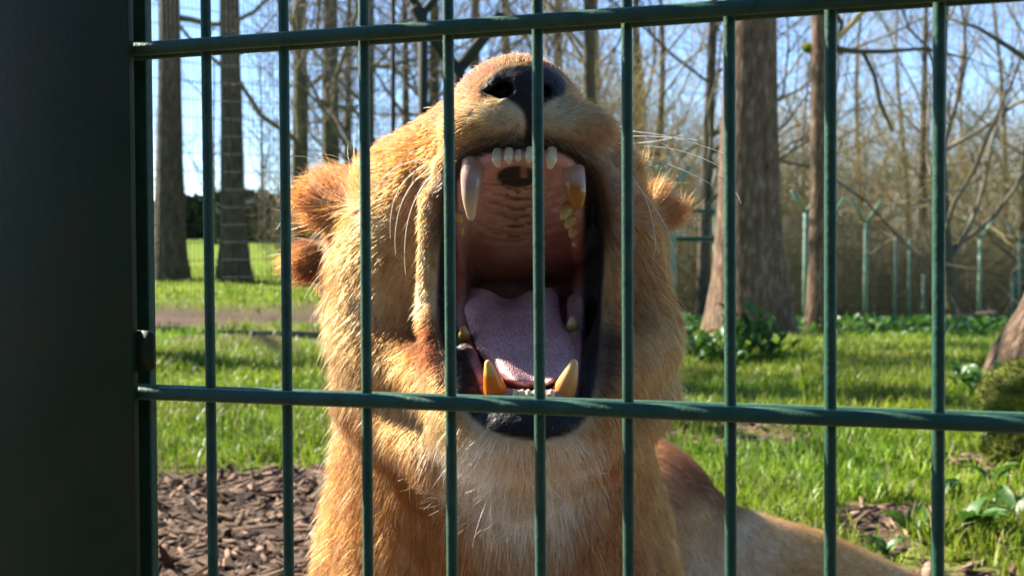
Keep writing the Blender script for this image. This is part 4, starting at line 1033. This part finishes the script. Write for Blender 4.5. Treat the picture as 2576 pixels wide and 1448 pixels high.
tooth('canine_tooth', [(1252, 1010, .985), (1246, 980, .975), (1236, 945, .968), (1228, 914, .966)], [.0105, .0092, .0065, .0030], T_low)
tooth('canine_tooth', [(1412, 1010, .985), (1420, 980, .975), (1434, 945, .968), (1444, 912, .966)], [.0105, .0092, .0065, .0032], T_lowr)
for px, y0, y1, r, d in ((1250, 386, 420, .0043, .955), (1279, 384, 413, .0036, .951), (1303, 389, 409, .0029, .951), (1331, 381, 411, .0034, .950), (1357, 386, 408, .0029, .951), (1387, 382, 423, .0046, .955)):
    tooth('incisor_tooth', [(px + 2, y0 - 8, d + .004), (px, (y0 + y1) / 2, d), (px + (1316 - px) * .04, y1 - 6, d + .001)], [r * .8, r, r * .62], T_inc)
for px, d in ((1298, .962), (1314, .960), (1329, .959), (1347, .959), (1366, .960), (1386, .962)):
    tooth('incisor_tooth', [(px, 1006, d + .004), (px, 996, d), (px, 986, d + .001)], [.0026, .0030, .0024], T_inc)
for px, py, d, r in ((1418, 535, 1.01, .0052), (1430, 556, 1.025, .0060), (1440, 580, 1.04, .0062), (1448, 604, 1.055, .0055), (1452, 626, 1.07, .0048)):
    tooth('molar_tooth', [(px + 14, py - 14, d + .006), (px + 4, py - 2, d), (px - 2, py + 10, d - .002)], [r * 1.1, r, r * .55], T_mol)
for px, py, d, r in ((1156, 545, 1.02, .0048), (1160, 575, 1.035, .0048)):
    tooth('molar_tooth', [(px - 12, py - 16, d + .005), (px - 2, py - 2, d), (px + 3, py + 12, d - .001)], [r, r, r * .5], T_mol)
for px, py, d in ((1168, 838, 1.045), (1440, 815, 1.05)):
    tooth('molar_tooth', [(px, py + 14, d + .006), (px, py, d), (px - 2, py - 12, d - .001)], [.0055, .005, .0028], T_mol)

# --- the coat: hair strands
LEN = [(1300, 140, .011), (1200, 190, .011), (1100, 260, .014), (960, 380, .020), (1220, 300, .014), (1420, 300, .014), (1060, 450, .012), (1085, 640, .013), (1085, 850, .016), (940, 560, .016), (900, 740, .022), (830, 760, .030), (1000, 800, .020), (860, 900, .030),
       (870, 470, .034), (790, 480, .040), (880, 440, .040), (760, 640, .040), (720, 650, .042), (1650, 480, .042), (1700, 540, .042), (1610, 640, .018), (1690, 750, .028), (1580, 800, .018), (1660, 900, .030), (1530, 880, .018),
       (1250, 1130, .024), (1400, 1130, .024), (1330, 1120, .014), (1260, 1220, .048), (1330, 1250, .045), (1300, 1350, .040), (1100, 1150, .032), (850, 1150, .030), (850, 1350, .028), (1050, 1300, .028), (1200, 1430, .034), (1560, 1200, .026), (1650, 1350, .022), (1480, 1080, .026), (1800, 1250, .030), (2000, 1350, .028), (2300, 1450, .024), (1780, 1340, .034)]
FLOW = [(1300, 145, (0, 1, .8)), (1200, 190, (-.6, .6, .8)), (1120, 250, (-1, .5, .6)), (1000, 340, (-1, .25, .7)), (950, 400, (-1, -.1, .6)), (1230, 300, (-1, -.05, .2)), (1290, 330, (-.8, -.5, .1)), (1370, 330, (.8, -.5, .1)), (1170, 330, (-1, -.5, .3)), (1110, 400, (-.8, -.8, .3)), (1420, 300, (1, -.12, .25)), (1480, 350, (.9, -.5, .3)), (1560, 400, (1, -.2, .5)), (1440, 200, (.6, .6, .8)),
        (1060, 500, (-.6, -1, .3)), (1085, 640, (-.5, -1, .2)), (1085, 800, (-.7, -.8, .2)), (1080, 900, (-.9, -.6, .2)), (960, 560, (-.8, -.6, .4)), (900, 700, (-.55, -.9, .4)), (1000, 750, (-.3, -1, .2)), (830, 800, (-.8, -.8, .3)), (860, 950, (-.6, -.9, .3)), (1000, 950, (-.3, -1, .2)),
        (900, 450, (-.6, .8, .1)), (830, 470, (-.5, .9, 0)), (770, 500, (-1, .2, 0)), (830, 560, (-.9, -.6, 0)), (740, 640, (-1, .1, 0)), (770, 700, (-.8, -.7, 0)),
        (1640, 470, (.3, 1, 0)), (1690, 530, (1, .35, 0)), (1620, 620, (.5, -.8, .3)), (1690, 700, (.7, -.7, .3)), (1570, 750, (.4, -.9, .3)), (1660, 900, (.6, -.9, .2)), (1530, 900, (.9, -.5, .2)),
        (1200, 1090, (-.7, -.8, .1)), (1330, 1110, (0, -1, .1)), (1460, 1090, (.7, -.8, .1)), (1260, 1220, (-.25, -1, -.05)), (1380, 1220, (.25, -1, -.05)), (1300, 1400, (0, -1, 0)), (1050, 1150, (-.4, -1, .1)), (850, 1150, (-.6, -1, .2)), (850, 1400, (-.5, -1, .2)), (1080, 1350, (-.1, -1, 0)), (1580, 1150, (.35, -1, .1)), (1660, 1400, (.35, -1, .2)),
        (1750, 1180, (.6, -.7, -.1)), (1800, 1320, (.3, -1, -.2)), (2000, 1350, (.9, -.5, -.1)), (2300, 1450, (1, -.3, 0))]
def make_fur(n, seed, lscale, rad, tiprad, name, keepfn=None, lift=(.22, .15), cvar=.30, npt=5, pale=0.0):
    r = np.random.default_rng(seed)
    area = np.linalg.norm(BF, axis=1) * .5
    fc = BV[BQ].mean(1); fpx, fpy = project(fc); fnn = BF / (np.linalg.norm(BF, axis=1)[:, None] + 1e-12)
    view = -(fnn * (fc / np.linalg.norm(fc, axis=1)[:, None])).sum(1)
    dens = area * furmask[BQ].min(1) * np.where(view > -.55, 1, 0) * np.where(fc[:, 2] > 1.62, .75, 1) * np.where(fpy > 1640, 0, 1) * np.where((fpx < 600), 0, 1)
    ln = idw(fpx, fpy, LEN)[:, 0]; dens = dens * np.clip(.018 / ln, .6, 2.4)
    if keepfn is not None: dens = dens * keepfn(fpx, fpy, fc)
    fi = r.choice(len(BQ), n, p=dens / dens.sum())
    a, b_ = r.random((n, 1)), r.random((n, 1)); q = BQ[fi]
    w4 = [(1 - a) * (1 - b_), a * (1 - b_), a * b_, (1 - a) * b_]
    root = sum(BV[q[:, k]] * w4[k] for k in range(4)); N = sum(BN[q[:, k]] * w4[k] for k in range(4)); N /= np.linalg.norm(N, axis=1)[:, None]
    px, py = project(root)
    L = idw(px, py, LEN)[:, 0] * .58 * lscale * (.55 + .75 * r.random(n)); fl = idw(px, py, FLOW, 3.4)
    fl = fl * np.array([1, 1, 1.0])
    fl = fl - (fl * N).sum(1)[:, None] * N; fl /= np.linalg.norm(fl, axis=1)[:, None] + 1e-9
    # tufts: neighbouring hairs lean the same way
    def nv(p, f): return np.stack([vnoise(p + o, f) for o in (0., 17.3, 41.7)], -1)
    cl = nv(root, 190.) * .15 + nv(root, 45.) * .14 + r.normal(0, .14, (n, 3))
    lf = np.clip(lift[0] + lift[1] * r.normal(size=n), .05, 1.2)[:, None]
    d0 = fl + N * lf * 1.6 + cl; d0 /= np.linalg.norm(d0, axis=1)[:, None]
    d1 = fl + N * lf * .25 + cl * 1.1 + np.array([0, -.12, 0]); d1 /= np.linalg.norm(d1, axis=1)[:, None]
    s = np.linspace(0, 1, npt)
    P = np.empty((n, npt, 3)); P[:, 0] = root - N * .0008
    for k in range(1, npt):
        t = s[k]; P[:, k] = P[:, k - 1] + (d0 * (1 - t) + d1 * t) * (L / (npt - 1))[:, None]
    # colour: root a little deeper, tips paler
    c = idw(px, py, FURC) * (1 + cvar * r.normal(size=(n, 1))) * (1 + .22 * vnoise(root, 60.)[:, None])
    # dark fringe along the upper lip
    lo_ = poly_sd(px, py, LIP_OUT); fr_ = np.clip(1.25 - lo_ / (52 + 16 * (px > 1440)), 0, 1) ** 1.2 * sstep(720, 560, py) * (root[:, 2] < 1.1); dk = (r.random(n) < fr_ * .95)[:, None]
    c = np.where(dk, np.array([.035, .026, .018]) * (1 + r.random((n, 1))), c)
    c = np.where((r.random(n) < pale)[:, None], np.array([.72, .60, .42]), c)
    c = np.clip(c, .008, .85); c = np.where(dk, c, .56 * c ** np.array([1.60, 1.92, 2.06]))
    bd = np.exp(-((px - 1310) / (185 - .28 * np.clip(py - 1120, 0, 320))) ** 4) * sstep(1080, 1125, py) * sstep(1470, 1260, py) * (r.random(n) < .85); bd = (bd * .9)[:, None]
    c = c * (1 - bd) + np.array([.84, .75, .58]) * (.85 + .3 * r.random((n, 1))) * bd
    L_dark = np.where(dk[:, 0], .8, 1.0)
    hc = bpy.data.hair_curves.new(name); hc.add_curves([npt] * n)
    hc.attributes['position'].data.foreach_set('vector', to_world(P.reshape(-1, 3)).astype(f4).ravel())
    ra = hc.attributes.get('radius') or hc.attributes.new('radius', 'FLOAT', 'POINT')
    taper = np.interp(s, [0, .55, 1], [rad, rad * .85, tiprad]); ra.data.foreach_set('value', np.tile(taper, n).astype(f4))
    ca = hc.attributes.new('col', 'FLOAT_COLOR', 'CURVE'); ca.data.foreach_set('color', np.concatenate([c, np.ones((n, 1))], 1).astype(f4).ravel())
    return hc
mf = bpy.data.materials.new('fur'); mf.use_nodes = True; nt = mf.node_tree
hb = nt.nodes.new('ShaderNodeBsdfHairPrincipled'); hb.parametrization = 'COLOR'
hb.inputs['Roughness'].default_value = .55; hb.inputs['Radial Roughness'].default_value = .75; hb.inputs['Random Roughness'].default_value = .3
at = nt.nodes.new('ShaderNodeAttribute'); at.attribute_name = 'col'
nt.links.new(at.outputs['Color'], hb.inputs['Color']); nt.links.new(hb.outputs[0], nt.nodes['Material Output'].inputs[0])
M['fur'] = mf
scn.cycles_curves.shape = 'RIBBONS'
bpart('fur', make_fur(480000, 1, 1.0, .00015, .00005, 'fur'), M['fur'])
# long pale guard hairs: beard, ruff, ears
gk = lambda x, y, c: np.where((x > 1120) & (x < 1520) & (y > 1120) & (y < 1420), 3.0, 0) + np.where(x < 900, .9, 0) + np.where((x > 1600) & (x < 1740) & (y < 1000), .9, 0) + .15
bpart('guard_hair', make_fur(13000, 2, 1.65, .00018, .00004, 'guard_hair', gk, lift=(.5, .3), pale=.3), M['fur'])

# --- whiskers
wh = [([(1560, 330, 1.03), (1640, 328, 1.03), (1730, 352, 1.02), (1822, 386, 1.0)]), ([(1558, 345, 1.03), (1610, 338, 1.03), (1680, 345, 1.03), (1755, 352, 1.04)]), ([(1562, 372, 1.03), (1640, 360, 1.03), (1740, 372, 1.01), (1830, 432, .99)]),
      ([(1565, 392, 1.04), (1650, 395, 1.03), (1740, 430, 1.01), (1805, 475, 1.0)]), ([(1560, 318, 1.03), (1620, 335, 1.03), (1670, 358, 1.02), (1700, 385, 1.02)]), ([(1555, 360, 1.03), (1625, 362, 1.04), (1690, 350, 1.05), (1715, 338, 1.06)]),
      ([(1800, 440, .97), (1840, 460, .965), (1858, 490, .96), (1864, 512, .96)]),
      ([(1570, 420, 1.04), (1620, 470, 1.03), (1650, 540, 1.03), (1650, 640, 1.04)]), ([(1575, 440, 1.04), (1640, 500, 1.03), (1690, 570, 1.02), (1700, 660, 1.02)]),
      ([(1075, 415, .99), (1010, 440, .985), (975, 500, .985), (982, 600, .99)]), ([(1080, 425, .99), (1020, 460, .985), (985, 540, .985), (995, 640, .99)]), ([(1070, 400, .99), (1000, 405, .99), (955, 440, 1.0), (935, 500, 1.02)]),
      ([(1085, 440, .99), (1030, 500, .985), (1010, 580, .985), (1020, 690, .985)])]
hc = bpy.data.hair_curves.new('whiskers'); npt = 14; hc.add_curves([npt] * len(wh)); pos = []
for w_ in wh:
    P = np.array([CP(*q) for q in w_]); t = np.linspace(0, 1, npt)[:, None]
    pos.append(P[0] * (1 - t) ** 3 + 3 * P[1] * t * (1 - t) ** 2 + 3 * P[2] * t * t * (1 - t) + P[3] * t ** 3)
hc.attributes['position'].data.foreach_set('vector', to_world(np.concatenate(pos)).astype(f4).ravel())
ra = hc.attributes.get('radius') or hc.attributes.new('radius', 'FLOAT', 'POINT')
ra.data.foreach_set('value', np.tile(np.linspace(.00042, .00012, npt), len(wh)).astype(f4))
M['whisker'] = mat_noise('whisker', [(.8,.76,.68), (.85,.82,.75)], 50, .35, trans=.3)
bpart('whiskers', hc, M['whisker'])
